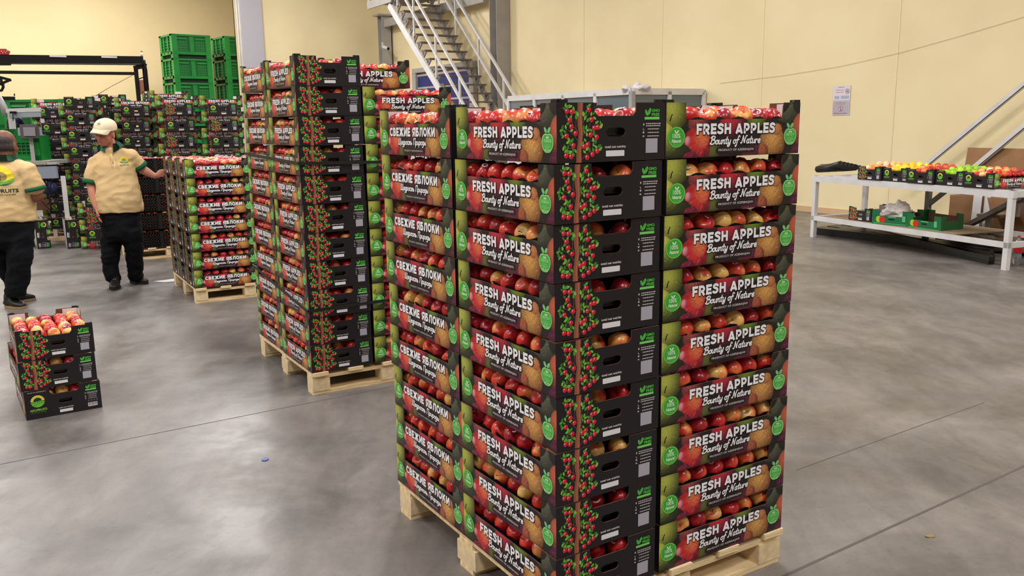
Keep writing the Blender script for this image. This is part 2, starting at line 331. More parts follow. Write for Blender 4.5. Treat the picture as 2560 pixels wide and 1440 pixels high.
BOLD = {'F': (.62, [[(h_,0),(h_,1)],[(0,1-h_),(.62,1-h_)],[(h_,.47),(.55,.47)]]), 'E': (.64, [[(h_,0),(h_,1)],[(0,1-h_),(.64,1-h_)],[(h_,.5),(.58,.5)],[(0,h_),(.64,h_)]]),
 'L': (.60, [[(h_,0),(h_,1)],[(0,h_),(.6,h_)]]), 'H': (.76, [[(h_,0),(h_,1)],[(.76-h_,0),(.76-h_,1)],[(h_,.5),(.7,.5)]]),
 'P': (.70, [[(h_,0),(h_,1)],[(0,1-h_),(.34,1-h_)]+arc(.34,.62,.235,.255,90,-90)+[(h_,.365)]]), 'R': (.72, [[(h_,0),(h_,1)],[(0,1-h_),(.35,1-h_)]+arc(.35,.635,.235,.24,90,-90)+[(h_,.395)],[(.38,.40),(.63,0)]]),
 'S': (.68, [crom([(.61,.76),(.50,.86),(.33,.89),(.16,.82),(.14,.68),(.26,.575),(.44,.50),(.55,.40),(.54,.22),(.40,.125),(.22,.12),(.06,.22)])]),
 'A': (.84, [[(.10,0),(.42,.95)],[(.74,0),(.42,.95)],[(.22,.25),(.62,.25)]]), 'С': (.76, [arc(.44,.5,.315,.385,42,318,16)]), 'В': (.70, [[(h_,0),(h_,1)],[(0,1-h_),(.36,1-h_)]+arc(.36,.695,.17,.18,90,-90)+[(h_,.515)],[(h_,.50),(.38,.50)]+arc(.38,.3125,.20,.1875,90,-90)+[(0,h_)]]),
 'Ж': (1.08, [[(.54,0),(.54,1)],[(.10,1),(.50,.5)],[(.98,1),(.58,.5)],[(.08,0),(.50,.55)],[(1.0,0),(.58,.55)]]), 'И': (.78, [[(h_,0),(h_,1)],[(.78-h_,0),(.78-h_,1)],[(h_+.03,.1),(.75-h_,.9)]]),
 'Я': (.74, [[(.74-h_,0),(.74-h_,1)],[(.74,1-h_),(.37,1-h_)]+arc(.37,.635,.235,.24,90,270)+[(.74-h_,.395)],[(.35,.40),(.10,0)]]), 'Б': (.70, [[(h_,0),(h_,1)],[(0,1-h_),(.62,1-h_)],[(h_,.575),(.36,.575)]+arc(.36,.35,.22,.225,90,-90)+[(0,h_)]]),
 'Л': (.80, [[(.04,.09),(.16,.12),(.22,.30),(.26,1-h_)],[(.2,1-h_),(.80,1-h_)],[(.8-h_,0),(.8-h_,1)]]), 'О': (.84, [arc(.42,.5,.295,.385,0,360,20)]), 'К': (.76, [[(h_,0),(h_,1)],[(.2,.42),(.62,1)],[(.32,.56),(.67,0)]]), ' ': (.30, [])}
BOLD['Е'] = BOLD['E']
_y = [(.06,.5),(.05,.2),(.16,.05),(.32,.2),(.38,.5)]; _a = [(.34,.46),(.2,.52),(.06,.34),(.06,.1),(.18,0),(.32,.14),(.36,.5)]; _u = [[(.06,.5),(.04,.15),(.14,0),(.3,.12),(.36,.5)],[(.36,.5),(.34,.12),(.44,0)]]; _soft = [(.06,.5),(.06,.08),(.2,0),(.32,.12),(.22,.28),(.08,.24)]
BRUSH = {'B': (.68, [[(.12,0),(.16,.5),(.22,1)],[(.0,.80),(.2,1.02),(.5,1.0),(.56,.78),(.28,.55)],[(.28,.55),(.6,.5),(.64,.2),(.42,0),(.1,.0),(.0,.14)]]), 'o': (.42, [[(.25,.5),(.08,.38),(.06,.12),(.2,0),(.36,.12),(.36,.38),(.25,.5),(.42,.44)]]),
 'u': (.44, _u), 'n': (.44, [[(.06,.5),(.04,0)],[(.05,.3),(.18,.48),(.32,.48),(.32,.2),(.34,.02),(.44,.04)]]), 't': (.34, [[(.18,.88),(.12,.2),(.18,0),(.32,.06)],[(.0,.56),(.34,.6)]]),
 'y': (.42, [_y,[(.38,.5),(.34,-.1),(.2,-.36),(.04,-.3),(.1,-.12),(.36,.0)]]), 'f': (.40, [[(.44,.86),(.36,1.02),(.24,.9),(.16,.2),(.10,-.3),(.0,-.4),(-.05,-.26)],[(.0,.46),(.38,.52)]]),
 'N': (.74, [[(-.04,.1),(.06,0),(.14,.2),(.2,1)],[(.2,1),(.32,.6),(.5,0)],[(.5,0),(.54,.6),(.62,.98),(.76,1.0)]]), 'a': (.44, [_a,[(.36,.5),(.34,.1),(.44,0)]]), 'r': (.34, [[(.06,.5),(.05,0)],[(.05,.28),(.18,.48),(.32,.46)]]), 'e': (.40, [[(.08,.24),(.32,.3),(.32,.46),(.2,.52),(.06,.34),(.08,.08),(.2,0),(.4,.1)]]),
 'Щ': (.74, [[(.05,1),(.04,.1),(.14,0)],[(.14,0),(.3,.1),(.32,1)],[(.31,.1),(.42,0),(.56,.1),(.6,1)],[(.58,.1),(.66,0),(.70,-.22)]]), 'е': None, 'д': (.42, [_a,[(.36,.5),(.34,-.1),(.2,-.36),(.02,-.28)]]), 'р': (.42, [[(.06,.5),(.02,-.38)],[(.05,.3),(.18,.5),(.34,.42),(.34,.12),(.2,0),(.06,.06)]]),
 'о': None, 'с': (.38, [[(.34,.42),(.2,.52),(.06,.34),(.06,.1),(.2,0),(.38,.1)]]), 'т': (.54, [[(.06,.5),(.04,0)],[(.05,.3),(.15,.48),(.24,.45),(.24,0)],[(.24,.3),(.34,.48),(.44,.45),(.44,.1),(.54,0)]]), 'ь': (.38, [_soft]), 'П': (.62, [[(.05,0),(.1,.95)],[(.0,.88),(.2,1.0),(.56,.96)],[(.5,.96),(.48,.1),(.6,0)]]), 'и': (.44, _u), 'ы': (.56, [_soft,[(.46,.5),(.44,.08),(.54,0)]]), ' ': (.26, [])}
BRUSH['е'] = BRUSH['e']; BRUSH['о'] = BRUSH['o']
def strokes(a, text, table, x0, x1, y0, hgt, wt, gap, col, layer, slant=0, curve=False, grow=0, shift=(0, 0), ocol=(22, 16, 22)):
    """lettering drawn with strokes; wt in em of the cap height"""
    tot = sum(table[c][0] for c in text)+gap*(len(text)-1); sx = (x1-x0)/tot; x = 0
    for pas in ((1, ocol, layer-1), (0, col, layer)):
        if pas[0] and not grow: continue
        x = 0
        for ch in text:
            w_, SS = table[ch]
            for P in SS:
                Q = crom(P, 4) if curve else P
                Q = [(x0+(x+px+py*slant)*sx, y0+py*hgt) for px, py in Q]; th = wt*hgt
                if pas[0]:
                    th += 2*grow; Q = [(q[0]+shift[0], q[1]+shift[1]) for q in Q]
                    for e, f in ((0, 1), (-1, -2)):
                        dx, dy = Q[e][0]-Q[f][0], Q[e][1]-Q[f][1]; l = math.hypot(dx, dy) or 1; Q[e] = (Q[e][0]+dx/l*grow, Q[e][1]+dy/l*grow)
                a.stroke(Q, th, pas[1], pas[2])
                if curve: a.ell(*Q[0], th/2, th/2, pas[1], pas[2], 6); a.ell(*Q[-1], th/2, th/2, pas[1], pas[2], 6)
            x += w_+gap
def badge_round(a, cx, cy, rx, ry, L):
    a.ell(cx, cy, rx, ry, (60, 165, 52), L, 24); a.ell(cx, cy, rx*.93, ry*.93, (168, 222, 130), L+1, 24); a.ell(cx, cy, rx*.88, ry*.88, (62, 170, 54), L+2, 24)
    for sgn in (-1, 1): a.ell(cx+sgn*4.4, cy+ry*.5, 2.6, 6.4, (226, 244, 220), L+3, 10, -sgn*.6)
    put_text(a, '100%', cx-16, cy-3, cx+16, cy+11, (226, 244, 220), L+3, .012)
    put_text(a, 'Natural', cx-20, cy-17, cx+20, cy-6, (236, 248, 230), L+3, .02, .3)
    for k in range(-2, 3): a.ell(cx+k*5, cy-24+abs(k)*.8, 1, 1, (200, 235, 180), L+3, 6)
def badge_apple(a, cx, cy, L):
    def ap(s, col, l):
        P = []
        for k in range(40):
            t = 2*math.pi*k/40; r_ = 1-.16*math.exp(-((t-math.pi/2)/.34)**2)-.07*math.exp(-((t-1.5*math.pi)/.25)**2)
            wx = 31*(1+.10*math.sin(t)); P.append((cx+wx*s*r_*math.cos(t), cy+(30*s+(s-1)*4)*r_*math.sin(t)*1.02))
        a.poly(P, col, l)
    for sgn in (-1, 1): a.ell(cx+sgn*9-2, cy+36, 6, 10.5, (120, 200, 130), L, 12, -sgn*.7)
    ap(1.0, (64, 160, 60), L+1); ap(.95, (178, 230, 160), L+2); ap(.87, (72, 178, 70), L+3)
    for k in (-1, 0, 1): a.poly([(cx+k*5-3, cy+13), (cx+k*5+3, cy+13), (cx+k*5, cy+20)], (214, 244, 206), L+4)
    put_text(a, 'PREMIUM', cx-19, cy+1, cx+19, cy+8, (170, 226, 160), L+4, .01)
    put_text(a, 'QUALITY', cx-14, cy-7, cx+14, cy-3, (150, 214, 140), L+4, .01)
    a.rect(cx-20, cy+9.5, cx+20, cy+10.4, (190, 236, 180), L+4); a.rect(cx-18, cy-10.5, cx+18, cy-9.7, (190, 236, 180), L+4)
    for k in range(-2, 3): a.ell(cx+k*3.6, cy-14, 1.2, 1.2, (190, 236, 180), L+4, 6)
    put_text(a, '100% natural', cx-15, cy-22, cx+15, cy-18, (210, 240, 200), L+4, .02)
def long_art(ru):
    a = Art(); a.grid(0, 0, 600, 170, 2.5, paint, in_long)
    a.stroke([(24, 135), (18, 126), (15, 114)], [3, 4, 5], (26, 20, 14), 2)
    if ru:
        strokes(a, 'СВЕЖИЕ ЯБЛОКИ', BOLD, 98, 490, 71, 33, .25, .09, (246, 246, 252), 8, grow=1.9, shift=(1, -1))
        strokes(a, 'Щедрость Природы', BRUSH, 176, 416, 41, 23, .17, .03, (246, 246, 252), 8, .16, True, grow=1.4, shift=(.8, -.8))
        a.rect(216, 10, 396, 28, (34, 24, 30), 6, 8); put_text(a, 'ПРОДУКТ АЗЕРБАЙДЖАНА', 226, 15, 386, 23, (214, 206, 206), 8, .012, 0, 1.1)
    else:
        strokes(a, 'FRESH APPLES', BOLD, 124, 479, 71, 34, .25, .09, (246, 246, 252), 8, grow=1.9, shift=(1, -1))
        strokes(a, 'Bounty of Nature', BRUSH, 183, 410, 40, 24, .17, .03, (246, 246, 252), 8, .16, True, grow=1.4, shift=(.8, -.8))
        a.rect(212, 10, 390, 29, (34, 24, 30), 6, 8); put_text(a, 'PRODUCT OF AZERBAIJAN', 222, 15, 380, 24, (222, 214, 214), 8, .012, 0, 1.1)
    badge_round(a, 42, 65, 36, 33, 2); badge_apple(a, 555, 58, 2)
    return a
TREE_AP = [(34,146),(51,144),(111,150),(43,121),(120,122),(49,103),(130,98),(143,100),(32,77),(64,84),(117,79),(139,72),(56,50),(31,22),(48,19),(94,46),(107,51),(141,32),(105,15),(124,23)]
TREE_LV = [(30,162),(38,159),(46,159),(24,153),(57,152),(64,143),(71,138),(33,131),(48,130),(66,130),(92,138),(101,142),(113,162),(107,155),(120,138),(129,140),(98,127),(108,121),(132,126),(19,101),(15,93),(26,90),(30,102),(16,83),(20,75),(38,112),(51,92),(93,99),(102,100),(95,88),(104,80),(129,86),(140,114),(153,112),(156,103),(131,78),(41,66),(52,64),(37,59),(45,55),(98,64),(89,54),(127,64),(136,60),(128,50),(27,47),(22,42),(38,46),(31,35),(39,32),(46,31),(57,37),(64,34),(56,25),(106,40),(114,36),(96,31),(127,36),(137,44),(149,46),(154,38),(117,92),(107,92)]
def right_block(a, logo):
    G = (84, 196, 74)
    a.ell(326, 140, 4.4, 10, G, 2, 12, .35); a.ell(337, 143, 5, 12, G, 2, 12, -.45)
    a.stroke([(326, 132), (326, 146)], .8, BLK, 3); a.stroke([(333, 134), (339, 150)], .8, BLK, 3)
    put_text(a, 'GMO', 346, 142, 378, 151, G, 2, .03); put_text(a, 'FREE', 346, 130, 377, 139, G, 2, .03); a.rect(319, 120, 377, 127.5, (120, 214, 104), 2)
    GW = (196, 192, 198)
    a.ell(316, 106, 2.8, 2.8, GW, 2, 8); a.poly([(313.6, 105), (318.4, 105), (316, 101)], GW, 2); a.stroke([(313.5, 94), (314.6, 90.5), (318, 88.5)], 1.8, GW, 2); a.ell(315.5, 82, 3.2, 3.2, GW, 2, 10); a.rect(312.4, 69, 318.6, 73, GW, 2, 1)
    # contact lines: the small address print is only grey dashes at this size in the photo
    r2 = random.Random(3)
    for y, x0, x1 in ((108, 325, 383), (101.5, 325, 381), (92, 332, 376), (81.5, 332, 375), (71, 331, 376)):
        x = x0
        while x < x1-2: l = r2.uniform(3.5, 9); a.rect(x, y-1.5, min(x+l, x1), y+1.5, GW, 2); x += l+1.6
    if logo:
        for k in range(4): a.ell(331+k*15, 57, 4.4, 4.4, (150, 146, 150), 2, 10); a.ell(331+k*15, 57, 3, 3, BLK, 3, 8)
        a.rect(325, 21, 376, 44, (206, 204, 208), 2); x = 329
        while x < 372: l = r2.choice((1, 1.6, 2.4)); a.rect(x, 27, x+l, 42, (40, 38, 40), 3); x += l+r2.choice((1, 1.7, 2.2))
    else: a.rect(325, 21, 371, 64, (172, 170, 184), 2)
    put_text(a, 'total net weight:', 170, 37, 248, 46.5, (206, 202, 206), 2, .03); a.rect(174, 15, 243, 32, (226, 226, 232), 2, 2.4)
    # worn rim of the hand hole
    P = [(172, 85), (177, 75), (187, 70.5), (235, 70.5), (245, 75), (250, 85), (245, 95), (235, 99.5), (187, 99.5), (177, 95), (172, 85)]
BLK = (31, 28, 32)
def tree_art():
    a = Art(); a.poly(END_L, BLK, -1); a.poly(END_R, BLK, -1); right_block(a, False); r2 = random.Random(9)
    tr = [(81, 169, 20), (79, 130, 19), (80, 105, 18), (83, 86, 16), (80, 60, 16), (76, 30, 18), (76, 0, 20)]
    for (x0, y0, w0), (x1, y1, w1) in zip(tr, tr[1:]):
        a.poly([(x0-w0/2, y0), (x1-w1/2, y1), (x1+w1/2, y1), (x0+w0/2, y0)], (150, 88, 66), 3)
        a.poly([(x0+w0*.1, y0), (x1+w1*.1, y1), (x1+w1*.28, y1), (x0+w0*.28, y0)], (178, 112, 86), 4)
        a.poly([(x0-w0*.5, y0), (x1-w1*.5, y1), (x1-w1*.38, y1), (x0-w0*.38, y0)], (118, 68, 52), 4)
    br = (124, 84, 68)
    for P in ([(78, 88), (66, 96), (55, 104)], [(55, 104), (50, 130), (46, 148)], [(74, 60), (60, 78), (44, 92), (30, 96)], [(86, 74), (100, 86), (120, 92), (136, 110)], [(88, 110), (98, 126), (112, 138), (113, 158)],
              [(86, 40), (104, 56), (122, 62), (134, 70)], [(70, 30), (56, 42), (40, 42), (28, 40)], [(84, 8), (98, 20), (116, 30), (140, 40)], [(66, 96), (66, 120), (68, 136)], [(104, 86), (112, 100), (116, 114)], [(72, 20), (56, 26)]): a.stroke(P, 1.6, br, 2)
    for i, (x, y) in enumerate(TREE_LV):
        g = ((124, 206, 66), (84, 170, 58), (156, 222, 84), (66, 138, 56))[i % 4]; an = r2.uniform(-1.2, 1.2)+math.pi/2; L = r2.uniform(6.6, 9.2); W_ = L*.48
        ca, sa = math.cos(an), math.sin(an); T = lambda u, v: (x+u*ca-v*sa, y+u*sa+v*ca)
        a.poly([T(-L, 0), T(-L*.3, -W_), T(L*.4, -W_*.8), T(L, 0), T(L*.4, W_*.8), T(-L*.3, W_)], g, 5+(i % 2))
        a.poly([T(-L, 0), T(0, -.6), T(L, 0), T(0, .6)], (36, 84, 34), 7)
    for x, y in TREE_AP:
        a.ell(x, y, 8, 7.8, (222, 48, 66), 8, 14); a.ell(x+1.8, y-1.8, 5.2, 4.8, (198, 30, 52), 9, 10); a.ell(x-2.8, y+2.2, 2.0, 2.6, (252, 190, 194), 10, 8); a.stroke([(x, y+6), (x+.6, y+10)], 1, (70, 50, 30), 9)
    return a
def logo_mark(a, cx, cy, s, L, wr=True):
    for k in range(9):
        t0 = R(4+k*19.6); t1 = R(4+k*19.6+16.5); P = [(cx+s*math.cos(t), cy+s*math.sin(t)) for t in (t0, (t0+t1)/2, t1)]+[(cx+s*.6*math.cos(t), cy+s*.6*math.sin(t)) for t in (t1, t0)]
        a.poly(P, (232, 222, 96), L)
    P = [(cx-s, cy-s*.08)]+[(cx+s*math.cos(t), cy+s*math.sin(t)*.95-s*.05) for t in [R(180+15*k) for k in range(1, 12)]]+[(cx+s, cy-s*.08), (cx+s*.4, cy+s*.08), (cx-s*.4, cy-s*.02)]
    a.poly(P, (104, 190, 62), L); a.stroke([(cx-s*.95, cy-s*.3), (cx, cy-s*.12), (cx+s*.9, cy+s*.02)], s*.05, (30, 70, 24), L+1); a.stroke([(cx-s*.7, cy-s*.66), (cx+s*.1, cy-s*.38), (cx+s*.94, cy-s*.2)], s*.05, (30, 70, 24), L+1)
    a.ell(cx, cy+s*.24, s*.34, s*.24, (24, 66, 28), L+1, 12); a.rect(cx-s*.04, cy-s*.1, cx+s*.04, cy+s*.2, (24, 50, 24), L+2)
    if wr: put_text(a, 'AKOFRUITS', cx-s*1.22, cy-s*1.62, cx+s*1.22, cy-s*1.26, (140, 196, 70), L, .03); put_text(a, 'BOUNTY OF NATURE', cx-s*1.05, cy-s*1.92, cx+s*1.05, cy-s*1.76, (84, 140, 50), L, .01)
def logo_art():
    a = Art(); a.poly(END_L, BLK, -1); a.poly(END_R, BLK, -1); right_block(a, True); put_text(a, 'MADE IN AZERBAIJAN', 20, 155, 112, 161, (200, 198, 198), 2, .012); logo_mark(a, 66, 104, 36, 2); return a
def side_frame(side):
    if side == 'front': return Matrix(((1,0,0,-.3),(0,0,-1,-.2),(0,1,0,0),(0,0,0,1)))
    if side == 'end+': return Matrix(((0,0,1,.3),(1,0,0,-.2),(0,1,0,0),(0,0,0,1)))
    if side == 'end-': return Matrix(((0,0,-1,-.3),(-1,0,0,.2),(0,1,0,0),(0,0,0,1)))
_le, _lr, _tr, _lo = long_art(False), long_art(True), tree_art(), logo_art()
PRINT = {('en', 'front'): _le.mesh('english_print', side_frame('front')), ('ru', 'front'): _lr.mesh('cyrillic_print', side_frame('front'))}
for s_ in ('end+', 'end-'):
    PRINT[('tree', s_)] = _tr.mesh('tree_print', side_frame(s_)); PRINT[('logo', s_)] = _lo.mesh('logo_print', side_frame(s_))
def carton_mesh(tabs):
    b = MB(); T = .004
    def panel(poly, org, sd, nrm, mo, mi_):
        org, sd, nrm = Vector(org), Vector(sd), Vector(nrm); k = len(poly)
        n = b.add([org+sd*(x/1000)+Vector((0, 0, y/1000)) for x, y in poly]+[org-nrm*T+sd*(x/1000)+Vector((0, 0, y/1000)) for x, y in poly])
        b.face([n+i for i in range(k)], mo); b.face([n+k+i for i in range(k)][::-1], mi_)
        for i in range(k): j = (i+1) % k; b.face([n+j, n+i, n+k+i, n+k+j], KRAFT)
    for sy in (-1, 1):
        panel(LONG if sy < 0 else LONG, (-.3*(-sy), .2*sy, 0), (1*(-sy), 0, 0), (0, sy, 0), BLACK, WHITE)
    for sx in (-1, 1):
        for P in (END_L, END_R): panel(P, (.3*sx, -.2*sx, 0), (0, sx, 0), (sx, 0, 0), BLACK, KRAFT)
        for sy in (-1, 1): b.box(((.3-.0065)*sx, (.2-.05)*sy, .083), (.003, .09, .166), WHITE)
    b.box((0, 0, .0045), (.592, .392, .004), KRAFT); b.box((0, 0, .0015), (.592, .392, .002), WHITE)
    if tabs:
        for sx in (-1, 1):
            for sy in (-1, 1):
                b.prism([(-.019*sy, 0), (.019*sy, 0), (.014*sy, .0095), (-.019*sy, .0095)][::sy], -.004, .004, BLACK, Matrix(((0, 0, 1), (1, 0, 0), (0, 1, 0))), (sx*(.3-.0045), sy*(.2-.0195), .1695))
                b.prism([(-.016*sx, 0), (.016*sx, 0), (.016*sx, .0095), (-.012*sx, .0095)][::sx], -.004, .004, BLACK, Matrix(((1, 0, 0), (0, 0, 1), (0, 1, 0))), (sx*(.3-.0165), sy*(.2-.0045), .1695))
    return b.mesh('carton_body')
BODY, BODY_T = carton_mesh(False), carton_mesh(True)
def tray_mesh():
    b = MB(); m = mat('black_fruit_tray', (16, 15, 17), .35); b.box((0, 0, .080), (.56, .36, .004), m)
    n = 28
    for sy in (-1, 1):
        top = b.add([(-.27+.54*i/n, sy*.188, .121+.005*math.sin(i*1.35)) for i in range(n+1)]); bot = b.add([(-.27+.54*i/n, sy*.181, .080) for i in range(n+1)])
        for i in range(n): b.face([top+i, top+i+1, bot+i+1, bot+i], m, True)
    for sx in (-1, 1):
        top = b.add([(sx*.286, -.17+.34*i/n, .124+.005*math.sin(i*1.1)) for i in range(n+1)]); bot = b.add([(sx*.279, -.17+.34*i/n, .080) for i in range(n+1)])
        for i in range(n): b.face([top+i, top+i+1, bot+i+1, bot+i], m, True)
    return b.mesh('fruit_tray')
TRAY = tray_mesh()
def carton(loc, rz, label, group=None, long_='en', end_='tree', sides=('front', 'end+'), tabs=False, tray=True):
    t = thing('apple_carton', label, 'carton', loc, rz, group)
    link('carton_body', BODY_T if tabs else BODY, t)
    for s_ in sides: link('long_side_print' if s_ == 'front' else 'end_print', PRINT[(long_ if s_ == 'front' else end_, s_)], t)
    if tray: link('fruit_tray', TRAY, t)
    return t

# ------------------------------------------------------------------ apples
def apple_mat(name, cols, pale):
    m = bpy.data.materials.new(name); m.use_nodes = True; nt = m.node_tree; N = nt.nodes.new; L = nt.links.new; b = nt.nodes['Principled BSDF']
    tc = N('ShaderNodeTexCoord'); oi = N('ShaderNodeObjectInfo'); ge = N('ShaderNodeNewGeometry')
    ad = N('ShaderNodeMath'); ad.operation = 'ADD'; L(oi.outputs['Random'], ad.inputs[0]); L(ge.outputs['Random Per Island'], ad.inputs[1])
    fr = N('ShaderNodeMath'); fr.operation = 'FRACT'; L(ad.outputs[0], fr.inputs[0])
    mu = N('ShaderNodeMath'); mu.operation = 'MULTIPLY'; mu.inputs[1].default_value = 37.3; L(fr.outputs[0], mu.inputs[0])
    n = N('ShaderNodeTexNoise'); n.noise_dimensions = '4D'; n.inputs['Scale'].default_value = 14; n.inputs['Detail'].default_value = 2; L(tc.outputs['Object'], n.inputs['Vector']); L(mu.outputs[0], n.inputs['W'])
    # mean blush differs from apple to apple
    f2 = N('ShaderNodeMath'); f2.operation = 'MULTIPLY_ADD'; f2.inputs[1].default_value = .42; f2.inputs[2].default_value = -.29; L(fr.outputs[0], f2.inputs[0])
    a2 = N('ShaderNodeMath'); a2.operation = 'ADD'; L(n.outputs['Fac'], a2.inputs[0]); L(f2.outputs[0], a2.inputs[1])
    rp = N('ShaderNodeValToRGB'); rp.color_ramp.elements[0].position = .22; rp.color_ramp.elements[1].position = .66
    rp.color_ramp.elements[0].color = (*lin(cols[0]), 1); rp.color_ramp.elements[1].color = (*lin(cols[-1]), 1)
    for i, c in enumerate(cols[1:-1]): e = rp.color_ramp.elements.new(.22+.44*(i+1)/(len(cols)-1)); e.color = (*lin(c), 1)
    L(a2.outputs[0], rp.inputs[0])
    n3 = N('ShaderNodeTexNoise'); n3.inputs['Scale'].default_value = 230; L(tc.outputs['Object'], n3.inputs['Vector'])
    mx = N('ShaderNodeMix'); mx.data_type = 'RGBA'; r3 = N('ShaderNodeMapRange'); r3.inputs[1].default_value = .62; r3.inputs[2].default_value = .75; r3.inputs[4].default_value = .35; L(n3.outputs['Fac'], r3.inputs[0])
    L(r3.outputs[0], mx.inputs[0]); L(rp.outputs[0], mx.inputs[6]); mx.inputs[7].default_value = (*lin(pale), 1)
    L(mx.outputs[2], b.inputs['Base Color']); b.inputs['Roughness'].default_value = .28; b.inputs['Specular IOR Level'].default_value = .55
    return m
RED = apple_mat('apple_skin_red', [(150, 14, 34), (178, 22, 36), (200, 40, 38), (214, 78, 46), (226, 150, 80), (230, 186, 104)], (240, 200, 150))
def apple_prof(n):
    P = []
    for i in range(n+1):
        t = math.pi*i/n; r_ = math.sin(t)*(1+.10*math.cos(t)); z = math.cos(t)*.92
        if t < .55: z -= .30*(1-t/.55)**1.3
        if t > math.pi-.4: z += .14*(1-(math.pi-t)/.4)
        P.append((max(r_, 0) if 0 < i < n else 0, z))
    return P
def apple_mesh(m, seg=18, n=14, r_=.037):
    b = MB(); P = [(x*r_, z*r_) for x, z in apple_prof(n)][::-1]
    b.lathe(P, m, seg); return b.mesh('apple')
AP_HI = [apple_mesh(RED, 18, 14, q) for q in (.0365, .0375, .0355)]
STEM = MB(); STEM.tube([(0, 0, .02), (.001, 0, .030), (.004, .001, .038)], [.0012, .0012, .0018], mat('apple_stem', (70, 48, 28), .8), 6); STEM = STEM.mesh('stem')
_s = MB()
for k in range(12):
    t0, t1 = 2*math.pi*k/12, 2*math.pi*(k+1)/12; n = _s.add([(q*math.cos(t), q*math.sin(t)*1.15, .0006-q*q*11) for q, t in ((.0055, t0), (.0055, t1), (.0098, t1), (.0098, t0))]); _s.face([n, n+3, n+2, n+1][::-1], mat('fruit_sticker', (232, 226, 230), .5), True)
STICK = _s.mesh('sticker')
N_AP = [0]
def apple(world, label, group):
    o = link('apple', rnd.choice(AP_HI), None, world, 0, label, 'apple', group)
    # mostly lying on the side or tilted
    o.rotation_euler = (rnd.uniform(-1.3, 1.3), rnd.uniform(-1.0, 1.0), rnd.uniform(0, 6.28)); s_ = rnd.uniform(.96, 1.05); o.scale = (s_, s_, s_*rnd.uniform(.94, 1.04)); N_AP[0] += 1
    if rnd.random() < .36:
        d = Vector((rnd.uniform(-.6, .6), rnd.uniform(-.7, .1), 1)).normalized(); Mi = o.rotation_euler.to_matrix().inverted(); dl = (Mi @ d).normalized()
        s2 = link('sticker', STICK, o); s2.rotation_euler = dl.to_track_quat('Z', 'Y').to_euler()
        rr = .0375*(.96 if abs(dl.z) < .7 else .84); s2.location = dl*rr*1.02
    else: link('stem', STEM, o)
    return o
class Heap:
    """far or hidden fruit, joined: stuff"""
    def __init__(s): s.b = MB()
    def add(s, p, m=None, r_=.037, seg=10, n=7):
        M = Matrix.Rotation(rnd.uniform(-1.2, 1.2), 3, 'X') @ Matrix.Rotation(rnd.uniform(0, 6.28), 3, 'Z')
        s.b.lathe([(x*r_, z*r_) for x, z in apple_prof(n)][::-1], m or RED, seg, p, M)
    def build(s, label, name='apple_heap'): return tag(s.b.build(name), label, 'apples', None, 'stuff')
def slots():
    return [(i, j, -.235+.0785*i+(.018 if j % 2 else -.012), -.152+.076*j) for i in range(7) for j in range(5)]
def fill(t, ind, heap, label=None, group=None, keep=None):
    """ind(i,j): True an apple of its own, False joined, None nothing"""
    M = Matrix.Rotation(t.rotation_euler.z, 3, 'Z'); o = Vector(t.location)
    for i, j, x, y in slots():
        k = ind(i, j)
        if k is None: continue
        p = o + M @ Vector((x+rnd.uniform(-.004, .004), y+rnd.uniform(-.004, .004), .1215+rnd.uniform(-.004, .004)))
        if k: apple(p, label(i, j) if callable(label) else label, group)
        elif heap is not None: heap.add(p)

# ------------------------------------------------------------------ pallets
def pallet(loc, rz, label, wx=1.02, wy=1.2):
    t = thing('wooden_pallet', label, 'pallet', loc, rz, None)
    for k in range(5):
        x = .05+(wx-.1)*k/4; b = MB(); b.box((0, 0, 0), (.098, wy+.024+rnd.uniform(-.008, .01), .022), WOOD); o = b.build('deck_board', t); o.location = (x, wy/2+rnd.uniform(-.003, .003), .133)
    for yy in (.06, wy/2, wy-.06):
        b = MB(); b.box((0, 0, 0), (wx, .1, .022), WOOD); o = b.build('stringer_board', t); o.location = (wx/2, yy, .111)
        b = MB(); b.box((0, 0, 0), (wx, .1, .022), WOOD); o = b.build('bottom_board', t); o.location = (wx/2, yy, .011)
        for xx in (.055, wx/2, wx-.055):
            b = MB(); b.box((0, 0, 0), (.11, .11 if yy != wy/2 else .14, .078), WOOD2); o = b.build('block', t); o.location = (xx, yy, .061)
    return t
HB = .1733
def pallet_load(corner, yaw, layers, near_label, cols, ind, heap, lean=None, skip=None, end_='tree'):
    """cols: list of (name, x, y, rz, long_, sides)"""
    M = Matrix.Rotation(yaw, 3, 'Z'); out = {}
    for ci, (cn, x, y, rz, lg, sides) in enumerate(cols):
        for k in range(layers):
            if skip and skip(ci, k): continue
            dx, dy = rnd.uniform(-.004, .004), rnd.uniform(-.004, .004)
            if lean: l = lean(ci, k); dx += l[0]; dy += l[1]
            p = Vector(corner) + M @ Vector((x+dx, y+dy, 0)); p.z = .1445+HB*k
            top = k == layers-1
            t = carton(p, yaw+rz+rnd.uniform(-.004, .004), f'{ORD[layers-1-k]} carton, {cn}, {near_label}', f'cartons on the {near_label}', lg, end_, sides, tabs=top)
            out[(ci, k)] = t; ind(ci, k, t, top, cn)
    return out
